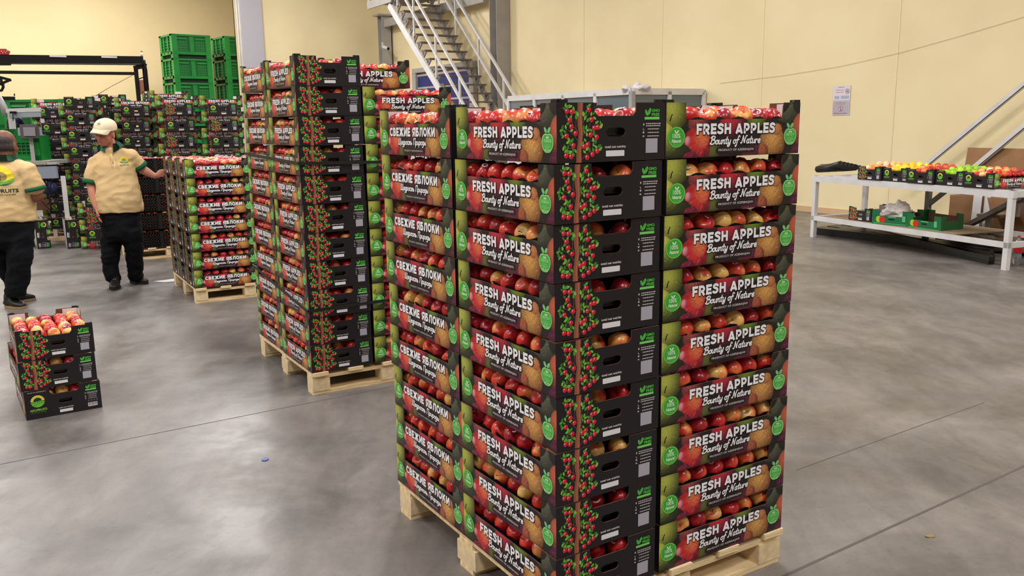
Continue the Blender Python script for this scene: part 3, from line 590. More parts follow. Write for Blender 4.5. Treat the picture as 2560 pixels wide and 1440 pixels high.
# pallet nearest the camera
H1 = Heap()
P1N = 'nearest pallet'
P1 = pallet((.1254+.003, 2.4412, 0), R(31.54), 'pale pine pallet under the tallest looking nearest cartons, foremost of all')
cols1 = [('tree-print corner column', .2, .3, -math.pi/2, 'en', ('front', 'end+')),
         ('Cyrillic column', .2, .905, -math.pi/2, 'ru', ('front',)),
         ('English column facing the table', .715, .2, 0, 'en', ('front', 'end+')),
         ('middle hidden column', .715, .6, 0, 'en', ('end+',)),
         ('rearmost column', .715, 1.0, 0, 'en', ('end+',))]
def ind1(ci, k, t, top, cn):
    lab = lambda i, j: f'{ORD[i+1] if i else "first"} apple, {("front", "second", "third", "fourth", "back")[j]} row, {ORD[8-k]} carton of the {cn}'; gr = f'apples, {ORD[8-k]} carton, {cn}'
    if ci == 0:
        f = (lambda i, j: (j == 0 or i == 6 or (top and j < 3)) and not (not top and i == 6 and j > 3) or (False if j < 3 or top else None))
    elif ci == 1: f = (lambda i, j: True if j == 0 or (top and j == 1) else (False if j < 3 or top else None))
    elif ci == 2: f = (lambda i, j: True if j == 0 or (top and j == 1) else (False if j < 3 or top else None))
    else: f = (lambda i, j: False if top or (k == 7 and j < 2) else None)
    fill(t, f, H1, lab, gr)
def lean1(ci, k):
    if ci == 1: return (0, (k-3)*.0038)
    if ci == 0: return (.007 if k == 8 else 0, 0)
    return (0, 0)
pallet_load((.1254, 2.4412, 0), R(31.54), 9, P1N, cols1, ind1, H1, lean1, skip=lambda ci, k: ci == 3 and k < 7 or ci == 4 and k in (7,))
H1.build('red and yellow apples deeper inside the cartons of the nearest pallet')
# second pallet: eleven layers
H2 = Heap()
P2 = pallet((-1.239, 5.0873, 0), R(31.05), 'pale pine pallet under the strapped tallest carton stack')
cols2 = [('tree-print corner column', .2, .3, -math.pi/2, 'en', ('front', 'end+')), ('Cyrillic column', .2, .905, -math.pi/2, 'ru', ('front',)),
         ('English column facing the camera', .715, .2, 0, 'en', ('front', 'end+')), ('middle hidden column', .715, .6, 0, 'en', ('end+',)), ('rearmost column', .715, 1.0, 0, 'en', ('end+',))]
def ind2(ci, k, t, top, cn):
    fill(t, (lambda i, j: False if (j < 2 or top or (ci == 0 and i > 4)) and (ci < 3 or k > 8) else None), H2)
def lean2(ci, k):
    if ci == 2 and k == 10: return (-.17, .26)
    return (0, 0)
pallet_load((-1.239, 5.0873, 0), R(31.05), 11, 'tall strapped pallet', cols2, ind2, H2, lean2, skip=lambda ci, k: (ci == 3 and (k < 9 or k == 10)) or (ci == 4 and k == 10))
H2.build('red apples inside the cartons of the tall strapped pallet')
STRAP = mat('black_strap', (14, 13, 14), .5)
def strap(corner, yaw, zs, label, wx=1.02, wy=1.21):
    M = Matrix.Rotation(yaw, 3, 'Z'); b = MB(); q = [(-.012, -.012), (wx+.012, -.012), (wx+.012, wy+.012), (-.012, wy+.012), (-.012, -.012)]
    P = [Vector(corner)+M @ Vector((x, y, z)) for (x, y), z in zip(q, zs+[zs[0]])]
    for p0, p1 in zip(P, P[1:]): b.bar(p0, p1, .005, .018, STRAP)
    tag(b.build('pallet_strap'), label, 'strap')
strap((-1.239, 5.0873, 0), R(31.05), [1.43, 1.41, 1.44, 1.46], 'black strap pulled round the tall pallet load, the higher of two')
strap((-1.239, 5.0873, 0), R(31.05), [.54, .555, .60, .66], 'black strap pulled round the tall pallet load near its foot')
# third pallet
H3 = Heap(); c3 = gz(492, 759)
P3 = pallet(c3, R(30.6), 'pale pine pallet under the waist-high stack that the man in the cap touches')
cols3 = [('Cyrillic-lettered front column', .3, .2, 0, 'ru', ('front', 'end-')), ('middle tree-print column', .3, .605, 0, 'ru', ('end-',)), ('rear tree-print column', .3, 1.01, 0, 'ru', ('end-',)),
         ('hidden far column', .81, .3, math.pi/2, 'ru', ('end-',)), ('hidden rear far column', .81, .905, math.pi/2, 'ru', ())]
H3L = Heap()
def ind3(ci, k, t, top, cn): fill(t, (lambda i, j: False if ((ci == 0 and (j == 0 or i == 0)) or (ci in (1, 2) and i == 0) or top) and (ci < 3 or top) else None), H3)
pallet_load(c3, R(30.6), 7, 'waist-high pallet', cols3, ind3, H3, None, skip=lambda ci, k: ci == 4 and k < 6)
H3.build('glossy pink-red apples heaped in the cartons of the waist-high pallet')
# fourth pallet: black mesh crates behind the man
c4 = Vector((-4.83, 10.70, 0)); P4 = pallet(c4, R(31), 'pale pine pallet under the black mesh crates', 1.0, 1.2)
def crate_mesh(wx, wy, h):
    b = MB(); m = mat('black_crate_plastic', (17, 15, 15), .45)
    b.box((0, 0, .008), (wx, wy, .016), m); nx, nz = 12, 4
    for sx, sy in ((0, -1), (0, 1), (-1, 0), (1, 0)):
        L = wx if sx == 0 else wy
        def at(u, z): return (u, sy*(wy/2-.006), z) if sx == 0 else (sx*(wx/2-.006), u, z)
        for z, hh in [(h-.015, .03)]+[(.03+(h-.06)*k/nz, .012) for k in range(nz)]:
            b.box(at(0, z), (L, .012, hh+.006) if sx == 0 else (.012, L, hh+.006), m)
        for k in range(nx+1):
            u = -L/2+.008+(L-.016)*k/nx; b.box(at(u, h/2), ((.03 if k in (0, nx) else .019), .012, h) if sx == 0 else (.012, .019, h), m)
    return b.mesh('crate_body')
CR = crate_mesh(.6, .4, .2); H4 = Heap(); M4 = Matrix.Rotation(R(31), 3, 'Z')
for ci, (x, y, rz, cn) in enumerate(((.2, .3, math.pi/2, 'corner column'), (.2, .91, math.pi/2, 'rear column'), (.71, .2, 0, 'column beside the tree-print stack'))):
    for k in range(5):
        p = c4 + M4 @ Vector((x, y, 0)); p.z = .1445+.2305*k
        t = thing('mesh_crate', f'black mesh fruit crate, {ORD[4-k]} of its stack, {cn}', 'crate', p, R(31)+rz, 'black mesh crates'); link('crate_body', CR, t)
        Mz = Matrix.Rotation(R(31)+rz, 3, 'Z')
        for i in range(7):
            for j in range(5):
                if k == 4 or i in (0, 6) or j in (0, 4):
                    for zz in ((.175,) if k == 4 else (.06, .12, .185)) if (k == 4 or zz_ok(i, j) if False else True) else (): H4.add(p+Mz @ Vector((-.24+.08*i, -.155+.077*j, zz+rnd.uniform(-.01, .008))), None, .037, 7, 5)
H4.build('orange-red apples in the black mesh crates behind the man in the cap')
# three cartons on the floor
n5 = gz(67, 1052); yaw5 = R(34.3); M5 = Matrix.Rotation(yaw5, 3, 'Z')
H5 = Heap(); dxy = [(0, 0), (-.013, .004), (.0, .010)]
for k in range(3):
    p = n5 + M5 @ Vector((.2+dxy[k][0], .3+dxy[k][1], 0)); p.z = HB*k
    t = carton(p, yaw5-math.pi/2+(0, .01, -.015)[k], ('bottom carton with the sun emblem in the low stack on open floor', 'middle tree-print carton in the low stack on open floor', 'open top carton of the low stack, glossy apples showing')[k], 'low stack of cartons on the floor', 'en', 'logo' if k == 0 else 'tree', ('front', 'end+'), tabs=k == 2)
    f = (lambda i, j: True if i > 2 else False) if k == 2 else (lambda i, j: True if i == 6 else (False if j == 0 or i == 5 else None))
    l5 = ('apple in the bottom carton of the low floor stack', 'apple in the middle carton of the low floor stack', 'apple in the open carton of the low floor stack')[k]; fill(t, f, H5, lambda i, j, l5=l5: l5+f', {ORD[j+1] if j else "first"} across, {ORD[6-i] if i < 6 else "front"} row', f'apples in the low stack, layer {("bottom", "middle", "top")[k]}')
H5.build('apples further back in the low floor stack of cartons')
#@@REST
# ------------------------------------------------------------------ nested empty cartons at the back
def column(px, Y, yaw, ytop, name, first_long, seed, tree=0.0, zmin=0):
    r2 = random.Random(seed); c = gy(px, 330, Y); zt = gy(px, ytop, Y-.25).z; n = max(2, round((zt-.17)/.117)+1); n = min(n, 19)
    for k in range(n):
        idx = n-1-k; lg = (idx % 2 == 0) == first_long
        z = zt-.17-.117*idx
        if idx == n-1 and z < .12: z = max(z, .003)
        jx, jy = r2.uniform(-.02, .02), r2.uniform(-.012, .012)
        e = 'tree' if r2.random() < tree else 'logo'; l = 'ru' if r2.random() < .65 else 'en'
        nm = f'{ORD[idx]} empty carton of the {name}'
        carton((c.x+jx, c.y+jy, z), yaw if lg else yaw-math.pi/2, nm, 'nested empty cartons along the back', l, e, ('front', 'end-') if lg else ('front', 'end+'), tray=False)
    # whatever the stack stands on: a low base board
    h = zt-.17-.117*(n-1)
    if h > .012:
        b = MB(); b.box((0, 0, 0), (.8, .8, h-.002), WOOD2); t = thing('base_board', f'low wooden base under the {name}', 'board', (c.x, c.y, (h-.002)/2), yaw); b.build('board', t)
column(151, 13.2, R(15), 246, 'leaning outermost nested column by the machine', True, 1)
column(214, 13.1, R(15), 242, 'nested column behind the cap wearer', False, 2)
column(283, 14.2, R(35), 236, 'narrow turned column behind the cap', False, 3)
column(344, 13.7, R(22), 243, 'nested column above the mesh crates', True, 4)
column(422, 14.3, R(38), 226, 'rearmost nested column with slanting top', True, 8)
column(449, 13.1, R(24), 238, 'nested column above the waist-high pallet', True, 5, .6)
column(556, 13.1, R(25), 238, 'nested column beside the tall strapped pallet', True, 6, .6)
def short_stack():
    c = Vector((-5.75, 12.1, 0)); yaw = R(16)
    for k in range(6):
        lg = k % 2 == 0
        carton((c.x+(.02 if k == 5 else 0), c.y, .002+.117*k), yaw if lg else yaw-math.pi/2, f'{ORD[5-k]} carton of the short nested pile behind the tipped cartons', 'short nested pile of empty cartons', 'en', 'tree' if k == 3 else 'logo', ('front', 'end-') if lg else ('front', 'end+'), tray=False, tabs=k == 5)
short_stack()
def tipped(loc, rot, label, long_='ru', sides=('front', 'end+')):
    t = carton(loc, 0, label, 'tipped empty cartons on the floor', long_, 'logo', sides, tray=False); t.rotation_euler = rot; return t
tipped((-6.37, 12.15, .2), (R(-90), 0, R(-60)), 'tipped empty carton lying on its side, white underside showing')
tipped((-6.93, 11.72, .301), (0, R(90), R(26)), 'empty carton stood on end behind the bald worker', 'ru', ('front', 'end-'))
tipped((-6.80, 12.17, .2), (R(-90), 0, R(-60)), 'empty carton on its side between the two tipped ones', 'ru', ('front', 'end+'))

# ------------------------------------------------------------------ green bins
def bin_mesh(wx, wy, h):
    b = MB(); m = GREENP; d = GREEND
    t = .035
    b.box((0, 0, h-.03), (wx, wy, .06), m)                                     # rim (solid lid of the bin above hides it)
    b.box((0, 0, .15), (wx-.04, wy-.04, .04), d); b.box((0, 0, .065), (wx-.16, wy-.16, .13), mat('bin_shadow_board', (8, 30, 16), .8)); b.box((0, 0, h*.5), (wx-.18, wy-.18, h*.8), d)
    for sx in (-1, 1):
        for sy in (-1, 1): b.box((sx*(wx/2-.09), sy*(wy/2-.09), h/2), (.18, .18, h), m)
    for s_ in (-1, 1):
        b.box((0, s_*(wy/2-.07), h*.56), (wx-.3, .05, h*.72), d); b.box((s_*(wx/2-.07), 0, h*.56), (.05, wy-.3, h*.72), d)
        b.box((0, s_*(wy/2-.035), h*.22), (wx-.1, .07, .09), m); b.box((s_*(wx/2-.035), 0, h*.22), (.07, wy-.1, .09), m)
        b.box((0, s_*(wy/2-.03), h*.55), (.14, .06, h*.7), m); 
        for q in (-1, 1):
            b.box((s_*(wx/2-.03), q*wy*.16, h*.55), (.06, .07, h*.7), m)
            for k in range(4): b.box((q*wx*.26, s_*(wy/2-.045), h*(.34+.11*k)), (wx*.3, .02, .02), m)
            for k in range(5): b.box((q*wx*.26+wx*.06*(k-2), s_*(wy/2-.045), h*.53), (.015, .02, h*.5), m)
            b.box((q*wx*.26, s_*(wy/2-.036), h*.80), (wx*.3, .05, .05), m, rot=Matrix.Rotation(R(25)*s_, 3, 'X'))
        for k in range(4): b.box((s_*(wx/2-.04), 0, h*(.34+.12*k)), (.03, wy-.2, .02), m)
    return b.mesh('bin_body')
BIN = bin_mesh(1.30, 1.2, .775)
for si, (px, Y, nm) in enumerate(((481, 30.0, 'first'), (606, 31.0, 'second'))):
    c = gy(px, 330, Y)
    for k in range(6):
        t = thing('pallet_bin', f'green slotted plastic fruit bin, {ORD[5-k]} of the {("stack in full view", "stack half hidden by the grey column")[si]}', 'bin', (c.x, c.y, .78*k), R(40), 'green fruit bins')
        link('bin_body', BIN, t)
for i, px in enumerate((26, 64, 102)):
    c = gy(px, 330, 21)
    for k in range(3):
        t = thing('pallet_bin', f'green bin behind the packing machine, {ORD[2-k]} of the {("outermost", "middle", "innermost")[i]} stack', 'bin', (c.x-.5+i*.95, c.y, .78*k), R(10), 'green bins behind the machine'); link('bin_body', BIN, t)

# ------------------------------------------------------------------ columns
def hcol(c, yaw, w_, d_, h, name, label, m=GREYM, flange=.02):
    t = thing(name, label, 'column', (c.x, c.y, 0), yaw); b = MB()
    for s_ in (-1, 1): b.box((0, s_*(d_/2-flange/2), h/2), (w_, flange, h), m)
    b.build('flange', t); b = MB(); b.box((0, 0, h/2), (flange, d_-2*flange, h), m); b.build('web', t); return t
ca = kp + U*.05 + V*.52
t = thing('steel_column', 'wide grey column at the outer wall corner above the strapped pallet', 'column', (ca.x, ca.y, 0), YAW)
b = MB(); b.box((0, -.15, HT/2), (.68, .30, HT), mat('grey_column_paint', (170, 168, 176), .5)); b.build('column_casing', t)
b = MB()
for k in range(2): b.tube([(-.40-.07*k, -.30, 0), (-.40-.07*k, -.30, HT)], .022, WHITEP, 8)
b.build('riser_pipe', t)
b = MB(); b.tube([(-.56, -.25, 0), (-.56, -.25, HT)], .012, DARKM, 6)
b.build('cable_run', t)
cb = wpt(10.15, .22)
hcol(cb, YAW, .42, .38, HT, 'steel_column', 'tall grey steel column beside the staircase handrails')
hcol(wpt(17.9, .25), YAW, .34, .34, 5.3, 'steel_column', 'short grey steel post under the stair landing')
b = MB(); c = wpt(17.9, .25); b.box((c.x, c.y, 5.33), (.62, .5, .06), GREYM, rot=Matrix.Rotation(YAW, 3, 'Z')); tag(b.build('column_cap'), 'grey cap plate on the short post under the landing', 'plate')
b = MB(); b.bar(wpt(17.7, .3, 5.05), wpt(10.8, .3, 5.05), .1, .26, GREYM); tag(b.build('landing_beam'), 'grey steel beam carried between the two columns below the landing', 'beam')
b = MB(); b.bar(wpt(13.7, .35, 5.55), wpt(10.8, .35, 5.55), .1, .24, GREYM); tag(b.build('landing_beam'), 'upper grey beam running from the stair top to the tall column', 'beam')
# security camera under the beam
t = thing('security_camera', 'small white camera with dark lens on the short column', 'camera', wpt(17.4, .55, 4.25), YAW)
b = MB(); b.tube([(0, 0, 0), (.1, -.22, -.08)], .06, WHITEP, 10); b.build('camera_body', t); b = MB(); b.tube([(.1, -.22, -.08), (.11, -.24, -.085)], .05, DARKM, 10); b.build('lens', t); b = MB(); b.bar((0, 0, 0), (0, .0, .14), .05, .05, WHITEP); b.build('mount', t)

# ------------------------------------------------------------------ stairs
def stairs():
    t = thing('steel_staircase', 'tall grey open steel staircase with white handrails against the cream wall', 'staircase')
    T0, Z0, dT, dZ, n = 13.35, 5.30, .262, .2380, 22; off, W_ = 1.22, 1.32
    tr = mat('tread_steel', (120, 106, 98), .6, noise=.2, nscale=4)
    for i in range(n):
        b = MB(); c = wpt(T0-dT*i, off, Z0-dZ*i); b.bar(c-V*W_/2, c+V*W_/2, .27, .035, tr); b.build('tread', t)
        for s_ in (-1, 1):
            e = c+V*s_*(W_/2-.05)
            b = MB(); b.bar(e+U*.11+Vector((0, 0, -.02)), e+U*.11+Vector((0, 0, -.26)), .06, .05, GREYM, up=U); b.bar(e-U*.1+Vector((0, 0, -.03)), e+U*.11+Vector((0, 0, -.03)), .06, .03, GREYM)
            b.bar(e-U*.1+Vector((0, 0, -.04)), e+U*.11+Vector((0, 0, -.2)), .05, .02, GREYM); b.build('tread_bracket', t)
    for s_ in (-1, 1):
        o_ = off - s_*W_/2
        a = wpt(T0+.35, o_, Z0-.05); c = wpt(T0-dT*n-.1, o_, .02)
        a.z = Z0-.30+.32; b = MB(); b.bar(a+Vector((0, 0, -.22)), c, .05, .2, WHITEP if s_ < 0 else GREYM, up=U); b.build('stringer', t)
        for hh in (.55, 1.1):
            b = MB(); b.bar(wpt(T0+.2, o_, Z0+hh+.18), wpt(T0-dT*(n-1), o_, Z0-dZ*(n-1)+hh), .06, .06, WHITEP, up=U); b.build('handrail', t)
        for i in (1, 5, 10, 15, 20):
            b = MB(); p = wpt(T0-dT*i, o_, Z0-dZ*i-.05); b.bar(p, p+Vector((0, 0, 1.15)), .05, .05, WHITEP, up=U); b.build('baluster', t)
    b = MB(); c = wpt(T0+.95, off, Z0+.02); b.bar(c-U*.85, c+U*.85, W_+.1, .05, tr); b.build('landing_plate', t)
    b = MB(); e = wpt(T0+.95, off+W_/2+.05, Z0-.05); b.bar(e-U*.9, e+U*.9, .05, .22, GREYM); b.build('landing_edge', t)
    for q in (-.85, 0.1, .85):
        b = MB(); e = wpt(T0+.95+q, off+W_/2+.03, Z0); b.bar(e, e+Vector((0, 0, 1.1)), .05, .05, WHITEP, up=U); b.build('landing_post', t)
    b = MB(); e = wpt(T0+.95, off+W_/2+.03, Z0+1.1); b.bar(e-U*.87, e+U*.87, .05, .05, WHITEP); b.build('landing_rail', t)
stairs()
# white door at the head of the stairs
t = thing('upper_door', 'white door with dark frame edge above the stair landing', 'door', wpt(14.3, .05, 5.42), YAW)
b = MB(); b.box((0, 0, 1.05), (.05, .9, 2.1), WHITE); b.build('door_leaf', t)
b = MB()
for s_ in (-1, 1): b.box((-.02, s_*.48, 1.05), (.06, .06, 2.16), DARKM)
b.box((-.02, 0, 2.13), (.06, 1.02, .06), DARKM); b.build('door_frame', t)
# blue roller gate behind the stairs
t = thing('roller_gate', 'dark blue banded gate in a grey frame behind the stairs', 'gate', wpt(13.9, .06, 0), YAW)
BLUE = mat('blue_gate', (22, 34, 110), .5)
b = MB()
for k in range(8): b.box((0, 0, .2+.4*k), (.04, 3.6, .34), BLUE)
b.build('gate_slat', t)['kind'] = 'stuff'
b = MB(); 
for k in range(8): b.box((-.01, 0, .4+.4*k), (.05, 3.6, .06), GREYM)
b.build('gate_band', t)['kind'] = 'stuff'
for q_ in (-1, 1): b = MB(); b.box((-.03, 1.95*q_, 1.65), (.14, .26, 3.3), GREYM); b.build('gate_post', t)
b = MB(); b.box((-.03, 0, 3.36), (.16, 4.1, .14), GREYM); b.build('gate_lintel', t)

# ------------------------------------------------------------------ glazed booth
def booth():
    C0 = gz(1580, 300, 0); c = W0 + U*2.45; 
    t = thing('glazed_booth', 'low glazed booth with white frames standing against the wall', 'booth')
    gl = mat('booth_glass', (96, 108, 118), .12, spec=.8)
    A = c - V*1.9; H_ = 2.2
    def wall(p, q, n_):
        d = (q-p)
        for k in range(n_+1): b = MB(); e = p+d*k/n_; b.bar(e, e+Vector((0, 0, H_)), .09, .09, WHITEP, up=U); b.build('frame_post', t)
        for z in (H_, 1.0, .05): b = MB(); b.bar(p+Vector((0, 0, z)), q+Vector((0, 0, z)), .09, .12, WHITEP); b.build('frame_rail', t)
        for k in range(n_):
            a, e = p+d*k/n_, p+d*(k+1)/n_; b = MB(); b.bar(a+Vector((0, 0, 1.6)), e+Vector((0, 0, 1.6)), .015, 1.1, gl); b.build('glass_pane', t)
            b = MB(); b.bar(a+Vector((0, 0, .52)), e+Vector((0, 0, .52)), .04, .86, WHITEP); b.build('lower_panel', t)
    wall(A, c-V*.08, 2); wall(A, A+U*4.5, 4)
    b = MB(); b.bar(A+V*.95+Vector((0, 0, H_+.02)), A+V*.95+U*4.5+Vector((0, 0, H_+.02)), 1.9, .03, GREYM); b.build('roof_sheet', t)
booth()
r2 = random.Random(4)

# ------------------------------------------------------------------ notice on the wall
n0 = W0 + U*(-.56) - V*.012
def wall_art(a, name, org, parent):
    me = a.mesh(name, Matrix.Translation(org) @ Matrix(((-U.x, 0, -V.x, 0), (-U.y, 0, -V.y, 0), (0, 1, 0, 0), (0, 0, 0, 1)))); return link(name, me, parent)
pl = on_wall(2080, 288, .01)
t = thing('wall_notice', 'white two-sheet warning notice taped to the cream wall', 'sign')
a = Art(); a.rect(0, 0, 345, 240, (214, 206, 216), 0); wall_art(a, 'lower_sheet', pl, t)
a = Art(); a.rect(0, 243, 345, 490, (216, 208, 218), 0); wall_art(a, 'upper_sheet', pl, t)
a = Art(); PU = (126, 66, 108)
put_text(a, 'DİQQƏT', 100, 452, 225, 474, PU, 3, .03)
for k, (x0, x1, y) in enumerate(((50, 220, 408), (60, 215, 372))): 
    x = x0
    while x < x1-8: l = r2.uniform(14, 34); a.rect(x, y, min(x+l, x1), y+13, (170, 130, 160), 2); x += l+7
a.ell(285, 392, 42, 42, PU, 2, 20); a.ell(285, 392, 33, 33, (216, 208, 218), 3, 20); a.stroke([(262, 415), (308, 368)], 8, PU, 4); a.stroke([(262, 384), (300, 390), (300, 404)], 10, (70, 50, 80), 4)
for k in range(9): 
    if k != 3: a.rect(35+k*32, 268, 62+k*32, 322, (158, 168, 194), 2)
a.rect(8, 250, 337, 484, (217, 209, 219), 0); wall_art(a, 'upper_print', pl, t); a = Art(); a.rect(8, 8, 337, 232, (215, 207, 217), 0)
for x0, x1, y in ((70, 270, 196), (90, 235, 170)):
    x = x0
    while x < x1-8: l = r2.uniform(14, 34); a.rect(x, y, min(x+l, x1), y+11, (160, 130, 150), 2); x += l+7
a.ell(172, 100, 42, 42, PU, 2, 20); a.ell(172, 100, 33, 33, (214, 206, 216), 3, 20); a.ell(172, 120, 7, 7, (60, 40, 60), 4, 8); a.rect(164, 74, 180, 112, (60, 40, 60), 4); a.stroke([(148, 124), (196, 76)], 6, PU, 5)
a.rect(30, 22, 300, 32, (130, 100, 120), 2)
wall_art(a, 'lower_print', pl, t)

# ------------------------------------------------------------------ display table with fruit
TY = R(-69.1); TF = gz(2025, 592); TX = Vector((math.cos(TY), math.sin(TY), 0)); TN = Vector((-math.sin(TY), math.cos(TY), 0))
LT = 3.12; DT = .95; ZT = .86
def table():
    t = thing('display_table', 'long white-painted metal display table with a lower shelf rail', 'table', TF, TY)
    for x in (.03, LT-.03):
        for y in (.03, DT-.03): b = MB(); b.box((x, y, ZT/2), (.06, .06, ZT), WHITEP); b.build('leg', t)
    for y in (.03, DT-.03):
        b = MB(); b.box((LT/2, y, ZT-.04), (LT+.02, .062, .08), WHITEP); b.build('top_rail', t)
        b = MB(); b.box((LT/2, y, .27), (LT, .055, .06), WHITEP); b.build('shelf_rail', t)
    for x in (.03, LT-.03):
        b = MB(); b.box((x, DT/2, ZT-.04), (.06, DT, .07), WHITEP); b.build('end_rail', t)
        b = MB(); b.box((x, DT/2, .27), (.05, DT, .06), WHITEP); b.build('end_shelf_rail', t)
    b = MB(); b.box((LT/2, DT*.33, ZT-.02), (LT-.1, .05, .03), WHITEP); b.box((LT/2, DT*.66, ZT-.02), (LT-.1, .05, .03), WHITEP); b.build('slat', t)
    return t
table()
YEL = apple_mat('apple_skin_yellow', [(238, 200, 30), (244, 216, 40), (250, 230, 70)], (255, 240, 140))
GRN = apple_mat('apple_skin_green', [(140, 190, 40), (164, 212, 46), (190, 224, 80)], (220, 240, 150))
PCH = apple_mat('peach_skin', [(216, 74, 60), (232, 130, 70), (240, 172, 104)], (250, 210, 170))
RD2 = apple_mat('nectarine_skin', [(160, 20, 36), (208, 44, 44), (230, 100, 50)], (250, 180, 120))
PAL = apple_mat('pale_fruit_skin', [(226, 150, 74), (238, 196, 120), (244, 224, 190)], (250, 236, 210))
kinds = [('pale and orange peaches', 'tree', [PAL, PCH]), ('bright yellow apples', 'logo', [YEL]), ('red nectarines and apples', 'logo', [RD2, RD2, PCH]), ('lime green apples', 'logo', [GRN]), ('salmon pink peaches', 'logo', [PCH, RD2, PAL])]
MT = Matrix.Rotation(TY, 3, 'Z')
for i, (lb, en, ms) in enumerate(kinds):
    p = TF + MT @ Vector((1.06+.408*i, .29+.02*(i % 2), 0)); p.z = ZT+.001
    t = carton(p, TY-math.pi/2+(math.pi if i == 4 else 0), f'open carton of {lb} on the white display table', 'fruit cartons on the display table', 'en', en, ('end-', 'front') if i == 4 else ('end+', 'front'), tabs=True)
    h = Heap(); Mz = Matrix.Rotation(TY-math.pi/2, 3, 'Z')
    for a_ in range(8):
        for c_ in range(5):
            x_, y_ = -.255+.073*a_, -.15+.075*c_; zz = .135+.035*(1-(x_/.3)**2)*(1-(y_/.2)**2)
            h.add(p+Mz @ Vector((x_+rnd.uniform(-.006, .006), y_+rnd.uniform(-.006, .006), zz)), ms[(a_*3+c_) % len(ms)], .036, 12, 8)
            if (a_+c_) % 2 == 0: h.add(p+Mz @ Vector((x_*.8, y_*.75, zz+.035)), ms[(a_+c_) % len(ms)], .035, 12, 8)
    h.build(f'{lb} heaped in their carton on the display table', 'fruit_heap')
# folded black sheet at the far end of the table
b = MB(); q = TF+MT @ Vector((.0, .55, ZT+.03))
for k in range(5): b.tube([q+MT @ Vector((-.62+.02*k, .30-.08*k, .02+.02*(k % 2))), q+MT @ Vector((-.28, .22-.06*k, .05)), q+MT @ Vector((.10-.03*k, .1-.04*k, .07+.012*k))], [.05, .06, .045], mat('black_film', (22, 20, 20), .4), 8)
tag(b.build('black_film_roll'), 'bundle of black plastic film lying over the far table end', 'film')
# cartons and green boxes on the lower shelf
sh = lambda x, y, z=.302: TF+MT @ Vector((x, y, z))
b = MB(); b.box((1.25, DT/2, .295), (2.2, DT-.1, .012), mat('shelf_board', (150, 128, 104), .8)); b.build('shelf_board', bpy.data.objects['display_table'])
carton(sh(.80, .42), TY-math.pi/2, 'open tree-print carton on the lower table shelf', None, 'en', 'tree', ('front', 'end+'), tray=False, tabs=True)
GB = mat('green_carton', (8, 104, 58), .5); 
def green_box(loc, rz, label, tilt=0):
    t = thing('green_fruit_box', label, 'box', loc, rz, None); t.rotation_euler = (tilt, tilt*.5, rz); b = MB(); T = .004
    for sx in (-1, 1):
        b.box((sx*.248, 0, .055), (.005, .38, .11), GB)
        for sy in (-1, 1): b.box((sx*.248, sy*.15, .145), (.005, .085, .075), GB)
    for sy in (-1, 1):
        b.box((0, sy*.19, .055), (.5, .005, .11), GB)
        for sx in (-1, 1): b.box((sx*.2, sy*.19, .145), (.1, .005, .075), GB)
    b.box((0, 0, .004), (.49, .375, .006), KRAFT); b.build('box_body', t)
    b = MB(); b.box((0, .186, .075), (.48, .003, .14), KRAFT); b.build('inner_lining', t)
    a = Art(); a.rect(30, 8, 470, 20, (60, 170, 100), 1); a.ell(90, 66, 34, 40, (170, 196, 40), 2, 16); a.ell(140, 62, 42, 40, (206, 40, 44), 3, 18); a.rect(400, 50, 440, 120, (90, 190, 130), 2); a.rect(220, 60, 300, 80, (10, 40, 24), 2, 8); a.rect(215, 96, 320, 104, (120, 200, 140), 2)
    me = a.mesh('apple_print', Matrix(((1,0,0,-.25),(0,0,-1,-.1925),(0,1,0,0),(0,0,0,1)))); link('apple_print', me, t); return t
green_box(sh(1.28, .3), TY+R(18), 'green apple-print box holding a white bag on the lower shelf')
green_box(sh(1.80, .36), TY+R(4), 'sagging empty green box on the lower shelf', R(3))
def dark_crate(loc, rz, label):
    t = thing('fruit_crate', label, 'crate', loc, rz); b = MB()
    for sx in (-1, 1): b.box((sx*.29, 0, .06), (.012, .4, .12), DARKM); b.box((sx*.29, .15, .14), (.012, .09, .06), DARKM); b.box((sx*.29, -.15, .14), (.012, .09, .06), DARKM)
    for sy in (-1, 1): b.box((0, sy*.195, .055), (.6, .012, .11), DARKM)
    b.box((0, 0, .006), (.58, .39, .01), DARKM); b.build('crate_body', t); b = MB(); b.box((.05, .18, .09), (.4, .005, .12), KRAFT); b.build('lining', t)
# black pipes under the table
for k in range(22):
    q0 = gz(2036+(k % 11)*9, 586-(k % 11)*1.2); q1 = gz(2478, 634+((k % 11)*3.0)); lay = k // 11
    a_ = q0+Vector((0, 0, .026+.05*lay)); e_ = q1+Vector((0, 0, .026+.05*lay))
    if k % 3 == 1: e_ = a_+(e_-a_)*.62
    if k % 4 == 2: a_ = a_+(e_-a_)*.1
    b = MB(); b.bar(a_, e_, .07, .05, mat('black_profile', (16, 16, 19), .4)); tag(b.build('plastic_profile'), f'{ORD[k % 11] if k % 11 else "outermost"} black plastic profile, {("lower", "upper")[lay]} layer, on the floor under the display table', 'profile', 'black profiles under the table')
